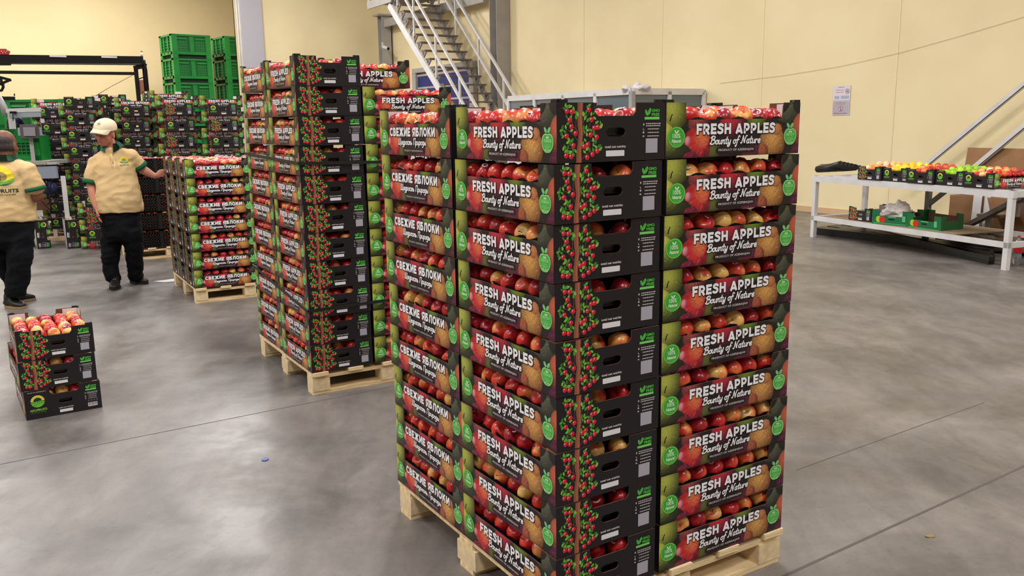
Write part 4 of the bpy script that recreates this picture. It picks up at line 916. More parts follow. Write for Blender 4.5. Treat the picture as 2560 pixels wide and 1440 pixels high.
# bottles
def bottle(loc, label, h=.33, red=True):
    t = thing('plastic_bottle', label, 'bottle', loc); b = MB(); pm = mat('clear_plastic', (206, 210, 214), .12, trans=.75, spec=.6)
    b.lathe([(0, 0), (.03, .0), (.043, .015), (.045, .10), (.040, .13), (.045, .17), (.045, .21), (.03, .265), (.014, .29), (.013, .312)], pm, 16); b.build('bottle_body', t)
    b = MB(); b.lathe([(.0145, .308), (.0155, .31), (.0155, .33), (0, .331)], mat('red_cap', (206, 24, 30), .4), 14); b.build('cap', t)
    if red: b = MB(); b.lathe([(.0462, .135), (.0462, .195)], mat('red_label', (190, 22, 30), .5), 16); b.build('paper_label', t)
bottle(gz(2518, 664), 'clear plastic bottle with red cap right behind the table leg', red=False)
bottle(gz(2541, 661), 'clear plastic bottle with red cap and red label by the table end')

# ------------------------------------------------------------------ mobile stair, cardboard and clutter behind the table
def site_stair():
    t = thing('low_staircase', 'grey wooden-tread staircase with white sloping rails behind the display table', 'staircase')
    # climbs along -U (to the picture's right)
    D = -U; base = on_wall(2330, 560, 1.15); base.z = 0
    base = gz(2375, 612); tw = mat('stair_tread_wood', (150, 130, 108), .8, noise=.25, nscale=6); gs = mat('grey_stringer', (112, 106, 102), .6, noise=.15, nscale=5)
    for i in range(5):
        b = MB(); c = base+D*(.10+.34*i)+Vector((0, 0, .2+.21*i)); b.bar(c+V*.05, c+V*.95, .3, .035, tw); b.build('tread', t)
        b = MB(); b.bar(c+V*.06-Vector((0, 0, .02)), c+V*.06-Vector((0, 0, .19)), .05, .05, GREYM, up=U); b.build('tread_bracket', t)
    for o_ in (.0, 1.0):
        b = MB(); b.bar(base+V*o_-D*.15+Vector((0, 0, .05)), base+V*o_+D*1.75+Vector((0, 0, 1.22)), .05, .17, gs, up=V); b.build('stringer', t)
    for j, (A, B) in enumerate((((2268, 452), (2600, 178)), ((2400, 449), (2600, 283)))):
        p = on_wall(*A, .35 if j == 0 else 1.2); q = on_wall(*B, .35 if j == 0 else 1.2)
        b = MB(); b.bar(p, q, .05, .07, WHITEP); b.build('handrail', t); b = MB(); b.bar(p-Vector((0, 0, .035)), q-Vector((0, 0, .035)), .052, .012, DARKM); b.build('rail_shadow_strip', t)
    return t
site_stair()
# grey support frame under the table
t = thing('support_frame', 'grey steel post with a sloping strut standing under the table middle', 'frame')
gp = mat('grey_post', (124, 118, 114), .55, noise=.15, nscale=5)
q = gz(2312, 612); b = MB(); b.bar(q, q+Vector((0, 0, .80)), .06, .06, gp, up=TX); b.build('post', t)
b = MB(); b.bar(q+Vector((0, 0, .52)), q+TX*.30+TN*.05+Vector((0, 0, .78)), .05, .05, gp); b.build('strut', t)
b = MB(); b.box(q+Vector((0, 0, .01)), (.16, .16, .02), gp); b.build('foot', t)
q = gz(2405, 606)+Vector((0, 0, 0))
CARD = mat('cardboard_sheet', (150, 112, 78), .9, noise=.2, nscale=3)
t = thing('cardboard_box', 'big creased brown cardboard box behind the far end of the table', 'box', (6.55, 11.1, 0), R(-62))
b = MB(); b.box((0, 0, .30), (1.5, .5, .6), CARD); b.build('box_body', t)
b = MB(); b.box((0, -.02, .92), (1.45, .03, .62), CARD, rot=Matrix.Rotation(R(-8), 3, 'X')); b.build('raised_flap', t)
b = MB(); b.box((-.76, 0, .78), (.03, .4, .3), CARD, rot=Matrix.Rotation(R(-20), 3, 'Y')); b.build('side_flap', t)
b = MB(); q = gz(2432, 612); b.bar(q+Vector((.05, .1, 0)), q+Vector((.16, .25, 1.0)), .10, .02, WHITEP); b.bar(q+Vector((.17, .06, 0)), q+Vector((.25, .2, .98)), .07, .02, WHITEP)
tag(b.build('white_board'), 'pair of tall white boards leaning behind the table', 'board')
dark_crate(gz(2365, 578), R(-40), 'empty black crate with brown lining on the floor behind the table')

# ------------------------------------------------------------------ conveyor gantry
def gantry():
    Y = 16.0; D = V
    t = thing('conveyor_gantry', 'black overhead steel gantry with a red gearbox above the nested cartons', 'gantry')
    o = gy(0, 150, Y); 
    def P(px, py): # point on the gantry's own plane (along V through o)
        d = ray(px, py); n_ = U; tt = (o-Vector((0, 0, CAM_H))).dot(n_)/d.dot(n_); return Vector((0, 0, CAM_H))+d*tt
    b = MB(); b.bar(P(-60, 148), P(357, 152), .16, .16, DARKM); b.build('main_beam', t)
    b = MB(); b.bar(P(28, 160)-U*.09, P(350, 161)-U*.09, .02, .02, mat('beam_trim', (58, 54, 52), .5)); b.build('beam_trim', t)
    for a_, c_ in (((123, 141), (165, 142)), ((252, 143), (291, 144))): b = MB(); b.bar(P(*a_)-U*.09, P(*c_)-U*.09, .012, .03, WHITEP); b.build('white_plate', t)
    b = MB(); b.bar(P(-60, 180), P(340, 184), .07, .055, DARKM); b.build('lower_bar', t)
    b = MB(); b.bar(P(339, 168), P(348, 246)-Vector((0, 0, 1.6)), .07, .065, DARKM, up=U); b.build('upright', t)
    b = MB(); b.tube([P(357, 150), P(362, 175), P(370, 248)-Vector((0, 0, 1.6))], .05, DARKM, 6); b.build('upright', t)
    b = MB(); b.bar(P(352, 200), P(356, 236), .02, .13, mat('brown_panel', (146, 88, 66), .6), up=D); b.build('brown_panel', t)
    b = MB(); b.bar(P(345, 198), P(362, 192), .03, .02, DARKM); b.build('bracket', t); b = MB(); b.bar(P(335, 170), P(355, 166), .12, .08, DARKM); b.bar(P(352, 160), P(367, 162), .04, .03, DARKM); b.build('bracket', t)
    b = MB(); b.tube([P(354, 141), P(354, 136)], .02, mat('lamp_stem', (170, 160, 160), .5), 8); b.tube([P(354, 136), P(354, 131)], .018, mat('lamp_lens_white', (250, 226, 210), .4, emit=1.2), 8); b.tube([P(354, 131), P(354, 127.5)], .018, mat('lamp_red', (170, 20, 24), .4), 8); b.build('signal_lamp', t)
    b = MB(); RDM = mat('red_gearbox', (168, 14, 18), .4); b.bar(P(-40, 130), P(17, 130), .18, .10, RDM); b.bar(P(15, 130), P(24, 134), .16, .07, RDM); b.build('gearbox', t)
    for k in range(5): b = MB(); q = P(3+k*3.5, 129+(k % 2)*4)-U*.1; b.tube([q, q-U*.012], .008, WHITEP, 6); b.build('bolt', t)
    b = MB(); b.bar(P(-50, 158), P(27, 158), .18, .07, DARKM); b.build('beam_sleeve', t)
    b = MB()
    for A, C in (((-20, 188), (26, 200)), ((-20, 218), (28, 199)), ((2, 196), (6, 214))): b.bar(P(*A), P(*C), .05, .045, DARKM)
    b.tube([P(-10, 227), P(4, 226), P(8, 218), P(7, 208)], .025, DARKM, 6); b.build('hanger_arm', t)
    b = MB(); b.bar(P(-20, 236), P(12, 246), .05, .05, DARKM); b.bar(P(2, 246), P(38, 246), .06, .065, DARKM); b.bar(P(36, 240), P(36, 234), .03, .02, DARKM, up=D); b.build('lower_hook', t)
gantry()
b = MB(); b.tube([gy(312, -10, 40), gy(322, 60, 40), gy(331, 138, 40), gy(336, 210, 40)], .035, mat('dark_cable', (110, 88, 84), .8), 5); tag(b.build('hanging_cable'), 'thin dark cable hanging down the far cream wall', 'cable')
b = MB(); b.tube([gy(332, 188, 17), gy(280, 215, 17), gy(238, 240, 17)], .006, mat('tan_wire', (150, 116, 84), .8), 5); tag(b.build('guy_wire'), 'thin tan wire slanting from the gantry to the cartons', 'wire')

# ------------------------------------------------------------------ packing machine
def machine():
    Y = 12.9; t = thing('packing_machine', 'white-framed packing machine with grey control screen beside the bald worker', 'machine')
    G = lambda px, py, y=Y: gy(px, py, y)
    def down(p, z=0): return Vector((p.x, p.y, z))
    p = G(27, 282); b = MB(); b.bar(down(p), p, .09, .09, WHITEP, up=U); b.build('frame_post', t)
    p = G(103, 275); b = MB(); b.bar(down(p), p, .05, .05, WHITEP, up=U); b.build('frame_post', t)
    b = MB(); b.bar(G(20, 277), G(106, 274), .12, .06, WHITEP); b.build('top_rail', t); b = MB(); b.bar(G(24, 289), G(106, 286), .1, .07, mat('pale_blue_paint', (160, 166, 182), .5)); b.build('cross_panel', t)
    b = MB(); b.bar(G(28, 281, 12.8), G(38, 281, 12.8), .08, .03, DARKM); b.tube([G(32, 284, 12.8), G(33, 302, 12.8)], .006, DARKM, 6); b.build('lamp_hanger', t)
    b = MB(); b.ellipsoid(G(39, 314, 13.1), (.13, .12, .16), mat('navy_shell', (18, 20, 52), .25), 14, 9); b.build('motor_housing', t)
    b = MB(); b.tube([G(36, 325, 13.1), G(36, 420, 13.1)], .05, DARKM, 8); b.build('drive_post', t)
    c = G(74, 330, 12.6); b = MB(); b.bar(G(53, 328, 12.15), G(94, 328, 12.15), .06, .19, mat('screen_bezel', (88, 84, 92), .5)); b.build('control_panel', t)
    b = MB(); b.bar(G(59, 329, 12.1), G(88, 329, 12.1), .012, .12, mat('grey_screen', (146, 142, 152), .25)); b.build('screen', t)
    b = MB(); b.bar(G(47, 329, 12.25), G(102, 329, 12.25), .05, .11, mat('pale_blue_paint', (160, 166, 182), .5)); b.build('panel_mount', t)
    p = G(76, 338, 12.25); b = MB(); b.bar(down(p, 1.2), p, .05, .05, GREYM, up=U); b.build('panel_stalk', t)
    return t
machine()
def tray_crate(c, rz, label, wx=.55, wy=.4, h=.42):
    t = thing('green_crate', label, 'crate', c, rz, 'green crates at the machine'); b = MB()
    for sx in (-1, 1): b.box((sx*(wx/2-.01), 0, h/2), (.02, wy, h), GREENP)
    for sy in (-1, 1):
        b.box((0, sy*(wy/2-.01), h-.05), (wx, .022, .1), GREENP); b.box((0, sy*(wy/2-.01), .04), (wx, .022, .08), GREENP)
        for sx in (-1, 1): b.box((sx*(wx/2-.06), sy*(wy/2-.01), h/2), (.12, .022, h), GREENP)
        b.box((0, sy*(wy/2-.025), h/2), (wx-.2, .01, h-.1), GREEND)
        for k in range(4): b.box((0, sy*(wy/2-.008), .09+(h-.2)*k/3.4), (wx-.2, .016, .014), GREENP)
        for k in range(6): b.box((-.15+.06*k, sy*(wy/2-.008), h/2), (.012, .016, h-.1), GREENP)
    b.box((0, 0, .01), (wx-.02, wy-.02, .02), GREENP); b.build('crate_body', t)
PK = Vector((-6.9, 12.2, 0))
tray_crate(gy(78, 402, 12.5), R(8), 'bright green crate standing on the packing table by the screen', .42, .4, .36)
tray_crate(gy(30, 402, 12.75), R(8), 'bright green crate half hidden by the bald head', .3, .4, .46)
def pack_table():
    t = thing('packing_table', 'grey-blue steel packing table with cables hanging below', 'table'); BG = mat('blue_grey_panel', (140, 148, 166), .5)
    G = lambda px, py, y=12.2: gy(px, py, y)
    b = MB(); b.bar(G(0, 406, 12.5), G(147, 404, 12.5), .72, .05, GREYM); b.build('table_top', t)
    b = MB(); b.bar(G(70, 411), G(145, 408), .08, .03, mat('pale_edge', (180, 176, 184), .4)); b.build('edge_rail', t)
    b = MB(); b.bar(G(76, 432), G(143, 430), .05, .17, BG); b.build('front_panel', t)
    for px in (60, 157):
        p = G(px, 440); b = MB(); b.bar(Vector((p.x, p.y, 0)), p, .06, .06, WHITEP if px > 100 else DARKM, up=U); b.build('leg', t)
    p = gy(122, 470, 12.7); b = MB(); b.ellipsoid(p, (.12, .10, .10), mat('blue_motor', (44, 58, 112), .4), 12, 8); b.build('motor', t)
    for k in range(6):
        a_ = gy(104+k*5, 446, 12.25); e_ = gy(112+k*6, 500+(k % 3)*12, 12.1); m_ = (a_+e_)/2+Vector((.12*math.sin(k*2), -.02, -.1)); b = MB(); b.tube([a_, (a_+m_)/2, m_, (m_+e_)/2, e_], .007, DARKM, 5); b.build('cable', t)
pack_table()
b = MB(); p = gy(-6, 300, 12.2); b.tube([gy(-30, 240, 12.9), gy(-2, 246, 12.9), gy(9, 268, 12.9), gy(15, 290, 12.9)], .05, mat('pale_duct', (150, 146, 148), .4), 10); tag(b.build('curved_duct'), 'pale curved duct at the edge of the packing machine', 'duct')
t = thing('empty_carton_tray', 'low open brown carton on the floor behind the bald worker', 'carton', gz(98, 548, .35), R(20)); t.location = gy(94, 524, 12.75)
b = MB(); b.box((0, 0, .07), (.36, .28, .14), KRAFT); b.build('carton_body', t); b = MB(); b.box((-.1, -.143, .08), (.09, .004, .08), mat('yellow_print', (176, 172, 50), .6)); b.build('print_patch', t)

# ------------------------------------------------------------------ small things on the floor
p = gz(663, 1149); b = MB(); a_ = [(.022*math.cos(x), .022*math.sin(x)) for x in [2*math.pi*k/16 for k in range(16)]]
b.prism([(x*.8, y*1.0) for x, y in a_], 0, .004, mat('blue_token', (54, 66, 150), .4), c=p); tag(b.build('plastic_disc'), 'small flat blue plastic disc on the open concrete floor', 'disc')
LF = mat('dry_leaf', (132, 118, 66), .8)
for i, (px, py) in enumerate(((2325, 1342), (2036, 1352), (1985, 1352), (2180, 640), (455, 957))):
    p = gz(px, py); b = MB(); r3 = random.Random(i); n_ = b.add([p+Vector((.022*math.cos(a), .010*math.sin(a), .004+.006*math.cos(2*a))) for a in [2*math.pi*k/8 for k in range(8)]]); b.face([n_+k for k in range(8)], LF)
    if i in (0, 3): tag(b.build('leaf_scrap'), ('dry leaf scrap on bare floor beyond the nearest pallet', '', '', 'dry leaf scrap on the floor in front of the display table')[i], 'leaf')
p = gz(415, 704); b = MB(); n_ = b.add([p+Vector(v) for v in ((-.14, .0, .004), (.12, .12, .02), (.16, -.02, .006), (.0, -.05, .003))]); b.face([n_, n_+3, n_+2, n_+1], WHITE); tag(b.build('paper_sheet'), 'pale paper sheet on the floor by the waist-high pallet', 'paper')

# ------------------------------------------------------------------ people
def evald(bm_or_mesh, voxel, smooth=6, name='body'):
    o = bpy.data.objects.new('tmp', bm_or_mesh); COL.objects.link(o)
    m = o.modifiers.new('r', 'REMESH'); m.mode = 'VOXEL'; m.voxel_size = voxel; m.use_smooth_shade = True
    if smooth: s = o.modifiers.new('s', 'SMOOTH'); s.iterations = smooth; s.factor = .5
    dg = bpy.context.evaluated_depsgraph_get(); dg.update(); me = bpy.data.meshes.new_from_object(o.evaluated_get(dg)); bpy.data.objects.remove(o); me.name = name; me.materials.clear(); return me
class Flesh:
    def __init__(s): s.b = MB(); s.m = mat('tmp_clay', (128, 128, 128))
    def limb(s, pts, rs, seg=12, flat=False):
        """tapering limb with rounded joints"""
        pts = [Vector(p) for p in pts]
        s.b.tube(pts, rs, s.m, seg)
        for p, r_ in list(zip(pts, rs))[:(-1 if flat else None)]: s.b.ellipsoid(p, (r_*.99,)*3, s.m, seg, 8)
    def ell(s, c, r_, M=None): s.b.ellipsoid(c, r_, s.m, 16, 10, M)
    def loft(s, rings, seg=20):
        """rings: (centre, halfwidth vector, halfdepth vector)"""
        R_ = []
        for c, a, d in rings: R_.append(s.b.add([Vector(c)+Vector(a)*math.copysign(abs(math.cos(t))**.85, math.cos(t))+Vector(d)*math.copysign(abs(math.sin(t))**.85, math.sin(t)) for t in [2*math.pi*k/seg for k in range(seg)]]))
        for i in range(len(R_)-1):
            for k in range(seg): s.b.face([R_[i]+k, R_[i]+(k+1) % seg, R_[i+1]+(k+1) % seg, R_[i+1]+k], s.m)
        s.b.face([R_[0]+k for k in range(seg)][::-1], s.m); s.b.face([R_[-1]+k for k in range(seg)], s.m)
    def done(s, voxel, smooth, name, m, parent, disp=0, dscale=9, seed=0, subname=None):
        me = evald(s.b.mesh('tmp'), voxel, smooth, name); me.materials.append(m)
        if disp:
            from mathutils import noise
            vn = [v.normal.copy() for v in me.vertices]
            for v, n_ in zip(me.vertices, vn):
                q = v.co*dscale+Vector((seed, 0, 0)); k = noise.noise(Vector((q.x*.7+q.z*.5, q.y*.7, q.z*1.3-q.x*.4)))+.6*(1-2*abs(noise.noise(Vector((q.x*1.1+q.z*.9, q.y, q.z*2.2-q.x*.8))))**.8)-.3; v.co += n_*disp*k
        return link(name, me, parent)
def project_art(art, target, org, xd, yd, nd, name, m=None, parent=None, lift=.003):
    """lays flat print on a curved garment by casting rays"""
    me = target.data; bvh = BVHTree.FromPolygons([v.co for v in me.vertices], [tuple(p.vertices) for p in me.polygons])
    vs = []
    for v in art.v:
        p = Vector(org)+xd*v[0]+yd*v[1]; h = bvh.ray_cast(p+nd*.5, -nd); q = h[0] if h[0] is not None else p
        vs.append(tuple(q+nd*(lift+(v[2]-.0006)*3)))
    o = bpy.data.meshes.new(name); o.from_pydata(vs, [], art.f); a = o.color_attributes.new('Col', 'FLOAT_COLOR', 'POINT'); a.data.foreach_set('color', np.array(art.c, dtype=np.float32).ravel()); o.materials.append(INK); o.update()
    return link(name, o, parent)
SKIN = mat('skin_light', (196, 130, 108), .5, noise=.12, nscale=14, bump=.05)
SKIN2 = mat('skin_tan', (128, 78, 58), .5, noise=.15, nscale=14)
SHIRT = mat('cream_polo_cloth', (222, 192, 142), .85, bump=.7, bscale=5, stretch=(1, 1, 1.5), rgb2=(214, 182, 130), nscale=4)
TROU = mat('dark_denim', (17, 18, 24), .9, spec=.2, rgb2=(9, 9, 12), nscale=5, bump=.5, bscale=10)
GRNC = mat('green_knit', (0, 92, 54), .8)
SHOE = mat('black_shoe', (20, 19, 19), .5); SOLE = mat('tan_sole', (150, 120, 84), .8)
def hand(b_, wrist, d, up, side, r_=.9, m=None, curl=.5):
    """palm and five fingers; d forearm direction, up = back of the hand, side = towards the thumb"""
    d, up, side = Vector(d).normalized(), Vector(up).normalized(), Vector(side).normalized(); w_ = Vector(wrist)
    P = w_+d*.045*r_; M = Matrix((side, d, up)).transposed(); b_.ell(P, (.040*r_, .052*r_, .016*r_), M)
    for k, L in enumerate((.070, .080, .075, .060)):
        base = w_+d*.085*r_+side*(.028-.019*k)*r_; a1_ = (d-up*curl*.5).normalized(); a2_ = (d-up*curl*1.3).normalized()
        b_.limb([base, base+a1_*L*.5*r_, base+a1_*L*.5*r_+a2_*L*.5*r_], [.0095*r_, .0088*r_, .0075*r_], 8)
    tb = w_+d*.03*r_+side*.034*r_; b_.limb([tb, tb+(side*.7+d*.8-up*.2).normalized()*.038*r_, tb+(side*.55+d*1.3-up*.4).normalized()*.068*r_], [.012*r_, .0105*r_, .009*r_], 8)
def head(b_, c, f, upv, s=1.0, bald=False):
    """head with skull, jaw, brow, nose, lips, ears; c = centre, f = facing direction"""
    f = Vector(f).normalized(); upv = (Vector(upv)-f*Vector(upv).dot(f)).normalized(); sd = f.cross(upv); M = Matrix((sd, f, upv)).transposed()
    A = lambda x, y, z: Vector(c)+(sd*x+f*y+upv*z)*s
    b_.ell(A(0, -.012, .035), (.076*s, .096*s, .084*s), M); b_.ell(A(0, .022, -.03), (.062*s, .068*s, .075*s), M); b_.ell(A(0, .045, -.078), (.036*s, .036*s, .028*s), M)
    b_.ell(A(0, .076, .026), (.052*s, .018*s, .014*s), M)                        # brow
    b_.limb([A(0, .086, .018), A(0, .104, -.018)], [.010*s, .015*s], 8); b_.ell(A(0, .100, -.024), (.019*s, .013*s, .010*s), M)
    b_.ell(A(0, .083, -.052), (.026*s, .013*s, .010*s), M)                       # lips
    for q in (-1, 1):
        b_.ell(A(q*.043, .062, -.014), (.022*s, .020*s, .022*s), M)             # cheeks
        b_.ell(A(q*.079, -.006, -.006), (.010*s, .022*s, .034*s), M)            # ears
    return A, M
def face_parts(A, M, s, par, hairc):
    EW = mat('eye_white', (200, 190, 186), .3); EI = mat('eye_dark', (36, 26, 22), .2); LP = mat('lip', (160, 78, 76), .5); HB_ = mat('brow_hair_'+str(hairc[0]), hairc, .8)
    for q in (-1, 1):
        b = MB(); b.ellipsoid(A(q*.030, .080, .008), (.013*s, .008*s, .007*s), EW, 10, 6, M); b.ellipsoid(A(q*.030, .0865, .007), (.005*s, .004*s, .006*s), EI, 8, 5, M); b.build('eye', par)
        b = MB(); b.tube([A(q*.014, .093, .026), A(q*.032, .089, .031), A(q*.050, .074, .026)], .0035*s, HB_, 6); b.build('eyebrow', par)
    b = MB(); b.tube([A(-.022, .090, -.051), A(0, .0975, -.0515), A(.022, .090, -.051)], .003*s, LP, 6); b.build('mouth', par)
def shoe(par, heel, toe, w_=.05, sole_m=None):
    heel, toe = Vector(heel), Vector(toe); d = (toe-heel); d.z = 0; L = d.length; d.normalize(); sd = Vector((-d.y, d.x, 0)); F = Flesh(); z = Vector((0, 0, 1))
    F.loft([(heel-d*.035+z*.045, sd*w_*.55, z*.02), (heel+z*.05, sd*w_*.78, z*.036), (heel+d*L*.35+z*.058, sd*w_*.80, z*.044), (heel+d*L*.62+z*.046, sd*w_*.95, z*.034), (heel+d*L*.9+z*.038, sd*w_*.9, z*.026), (heel+d*(L+.02)+z*.03, sd*w_*.5, z*.014)], 14)
    F.limb([heel+d*.02+z*.05, heel+d*.03+z*.11], [w_*.82, w_*.86])
    o = F.done(.009, 2, 'shoe', SHOE, par)
    b = MB(); P = []
    for k in range(18):
        t_ = 2*math.pi*k/18; y = .5+.5*math.cos(t_); ww = w_*(.80+.25*math.sin(y*2.6)); P.append(heel+d*(-.045+(L+.075)*y)+sd*ww*math.sin(t_))
    n_ = b.add([(p.x, p.y, .002) for p in P]+[(p.x, p.y, .022) for p in P]); m = sole_m or mat('dark_sole', (32, 30, 30), .8)
    b.face([n_+k for k in range(18)][::-1], m); b.face([n_+18+k for k in range(18)], m)
    for k in range(18): j = (k+1) % 18; b.face([n_+k, n_+j, n_+18+j, n_+18+k], m)
    s_ = b.build('sole', o); return o
LOGO_Y, LOGO_G, LOGO_D = (236, 214, 40), (120, 176, 70), (30, 110, 56)
def logo_paint(a, s, step):
    """sun over green fields, painted on a fine grid so that it follows the cloth"""
    def col(X, Y):
        C = np.zeros(X.shape+(3,)); C[:] = LOGO_Y; r_ = np.hypot(X, Y)
        C[(np.hypot((X+.05*s)/(.55*s), (Y-.12*s)/(.40*s)) < 1)] = (150, 132, 70); C[(np.abs(X) < .05*s) & (Y < .3*s)] = (96, 84, 50)
        g = Y < -.10*s-.10*s*np.cos(X/s*2.4); C[g] = LOGO_D; C[g & (Y < -.34*s+.16*X) & (Y > -.50*s+.16*X)] = LOGO_G; C[g & (Y > -.26*s-.05*s*np.cos(X/s*3))] = (160, 200, 80); return C
    a.grid(-s, -.62*s, s, s, step, col, lambda x, y: (x*x+y*y < s*s and y > -.1*s) or (abs(x) < s and y <= -.1*s and (x/s)**2+((y+.1*s)/(.5*s))**2 < 1))
def man_cap():
    t = thing('person', 'man in cream polo shirt and cap resting his hand on the waist-high stack', 'person')
    Y0 = 8.86; J = lambda px, py, dy=0: gy(px, py, Y0+dy)
    f = Vector((.30, -.95, 0)).normalized(); sx = Vector((.95, .30, 0)).normalized(); bk = -f
    hc = J(263, 335, -.06); fd = Vector((-.16, -.95, -.20))
    B = Flesh(); A, HM = head(B, hc, fd, (.12, 0, 1), 1.10)
    B.limb([J(277, 378, .03), J(269, 350, .02)], [.074, .066])
    B.loft([(J(302, 530), sx*.15, bk*.10), (J(299, 470), sx*.17, bk*.12), (J(287, 420), sx*.16, bk*.10), (J(281, 388), sx*.10, bk*.06)])
    shL, elL, wrL = J(240, 398, .0), J(229, 462, -.04), J(242, 521, -.12)
    B.limb([shL, elL, (elL+wrL)/2+Vector((-.01, 0, 0)), wrL], [.044, .050, .043, .029])
    shR, elR, wrR = J(327, 388, .02), J(357, 424, .12), J(386, 440, .14)
    B.limb([shR, elR, (elR*.6+wrR*.4), wrR], [.044, .048, .044, .030])
    hand(B, wrL, (J(247, 549, -.16)-wrL), (-.8, -.5, 0), (.3, -.9, .1), .98, curl=.45)
    hand(B, wrR, (J(402, 436, .16)-wrR), (-.1, -.9, .45), (.2, .1, 1), .95, curl=.35)
    B.limb([J(304, 530), J(304, 575)], [.13, .11]); B.limb([J(283, 575), J(277, 635), J(283, 692, .03)], [.07, .052, .036]); B.limb([J(330, 575), J(337, 628, .06), J(337, 690, .17)], [.07, .052, .036])
    body = B.done(.0085, 2, 'body', SKIN, t)
    face_parts(A, HM, 1.10, t, (120, 104, 96))
    H = Flesh(); H.ell(A(0, -.028, .020), (.086, .088, .058), HM); hr = H.done(.012, 3, 'hair', mat('grey_hair', (118, 106, 98), .8, noise=.3, nscale=60), t)
    cm = mat('cream_cap_cloth', (232, 220, 190), .8, bump=.1, bscale=20)
    b = MB(); n = 8; pr = [(.985, -.30), (1.0, -.16), (1.0, 0)]+[(math.cos(R(90*k/n)), math.sin(R(90*k/n))) for k in range(1, n)]+[(0, 1)]
    S_ = Matrix.Diagonal(Vector((.094*1.1, .112*1.1, .078*1.1))); b.lathe(pr, cm, 28, A(0, -.014, .064), HM @ S_); b.lathe([(.97, -.30), (.985, -.30)], cm, 28, A(0, -.014, .064), HM @ S_); b.ellipsoid(A(0, -.014, .142), (.008, .008, .005), cm, 8, 5, HM); cap = b.build('cap', t)
    b = MB(); n = 14; ro = []
    for li, dz in enumerate((0, -.005)):
        i0 = b.add([A(.090*math.sin(a), .008+.085*math.cos(a), .060+dz) for a in [R(-74+148*k/n) for k in range(n+1)]])
        i1 = b.add([A(.080*math.sin(a)*(1+.06*math.cos(a)), .040+.125*math.cos(a)**.8, .050-.028*math.sin(a)**2+.000*math.cos(a)+dz) for a in [R(-74+148*k/n) for k in range(n+1)]]); ro.append((i0, i1))
    for k in range(n):
        (a0_, a1_), (b0_, b1_) = ro; b.face([a0_+k, a0_+k+1, a1_+k+1, a1_+k], cm, True); b.face([b0_+k, b1_+k, b1_+k+1, b0_+k+1], cm, True); b.face([a1_+k, a1_+k+1, b1_+k+1, b1_+k], cm)
    b.build('visor', cap)
    lg = Art(); lg.grid(-18, -6, 18, 20, 3, lambda X, Y: np.where((Y < 2)[..., None], np.array((70, 140, 80.)), np.array((120, 176, 100.))), lambda x, y: (x/18)**2+((y-1)/7)**2 < 1 or (y > 2 and abs(x-2) < (20-y)*.5)); put_text(lg, 'AKOFRUITS', -20, -17, 20, -12, (110, 150, 110), 0, .02)
    nd = (HM @ Vector((0, 1, .45))).normalized(); xd = (HM @ Vector((-1, 0, 0))).normalized(); yd = nd.cross(xd); yd = yd if yd.z > 0 else -yd
    if xd.dot(Vector((1, 0, 0))) < 0: xd = -xd
    project_art(lg, cap, A(.0, .06, .104), xd, yd, nd, 'cap_logo', parent=cap)
    # polo shirt
    S = Flesh()
    S.loft([(J(301, 531), sx*.224, bk*.165), (J(300, 514), sx*.226, bk*.170), (J(297, 480), sx*.220, bk*.165), (J(291, 445), sx*.205, bk*.145), (J(286, 412), sx*.200, bk*.13), (J(283, 390), sx*.180, bk*.10), (J(280, 377), sx*.115, bk*.080), (J(278, 370), sx*.085, bk*.075)])
    S.limb([J(256, 394, .01), J(238, 408, .0), J(229, 452, -.03)], [.068, .078, .080], flat=True); S.limb([J(306, 386, .01), J(328, 390, .02), J(348, 412, .09)], [.066, .076, .074], flat=True)
    sh = S.done(.013, 4, 'polo_shirt', SHIRT, t, disp=.011, dscale=6, seed=3)
    for P, Q, r_ in ((J(229, 450, -.03), J(228, 457, -.033), .0835), (J(346, 411, .087), J(350, 416, .10), .078)):
        d_ = (Q-P).normalized(); b = MB(); b.tube([P-d_*.006, Q+d_*.010], r_, GRNC, 20, cap=True); b.build('sleeve_band', sh)
    b = MB(); N_ = 20; cc = J(276, 366, .01); A_ = [R(-66+312*k/N_) for k in range(N_+1)]
    i0 = b.add([cc+sx*.082*math.cos(a)+bk*.080*math.sin(a)+Vector((0, 0, .045+.018*math.sin(a))) for a in A_])
    i1 = b.add([cc+sx*(.135+(.0 if 1 < k < N_-1 else -.045))*math.cos(a)+bk*(.112*math.sin(a))+f*(.03 if k in (0, 1, N_-1, N_) else 0)+Vector((0, 0, -.004-(.062 if k in (0, N_) else .045 if k in (1, N_-1) else .012 if k in (2, N_-2) else -.006))) for k, a in enumerate(A_)])
    for k in range(N_): b.face([i0+k, i0+k+1, i1+k+1, i1+k], GRNC, True); b.face([i1+k, i1+k+1, i0+k+1, i0+k], GRNC, True)
    b.build('collar', sh)
    b = MB(); pl_ = [J(277, 384, -.12), J(280, 396, -.145), J(283, 410, -.155)]; b.tube(pl_, .007, SHIRT, 6); b.build('placket', sh)
    lg = Art(); logo_paint(lg, 44, 1.6); put_text(lg, 'AKOFRUITS', -42, -48, 42, -38, (60, 96, 60), 1, .03)
    project_art(lg, sh, J(309, 402, -.1), sx, Vector((0, 0, 1)), f, 'shirt_logo', parent=sh)
    T = Flesh()
    T.loft([(J(302, 520), sx*.196, bk*.14), (J(302, 548), sx*.200, bk*.15), (J(304, 580), sx*.198, bk*.14), (J(306, 602), sx*.165, bk*.12)])
    T.limb([J(280, 578), J(274, 636, .0), J(282, 694, .03)], [.112, .094, .080], flat=True); T.limb([J(330, 578), J(337, 630, .06), J(337, 690, .17)], [.112, .094, .080], flat=True)
    T.limb([J(282, 690, .03), J(282, 699, .03)], [.088, .080], flat=True); T.limb([J(337, 686, .17), J(337, 695, .17)], [.088, .080], flat=True)
    T.done(.014, 3, 'trousers', TROU, t, disp=.016, dscale=6, seed=8)
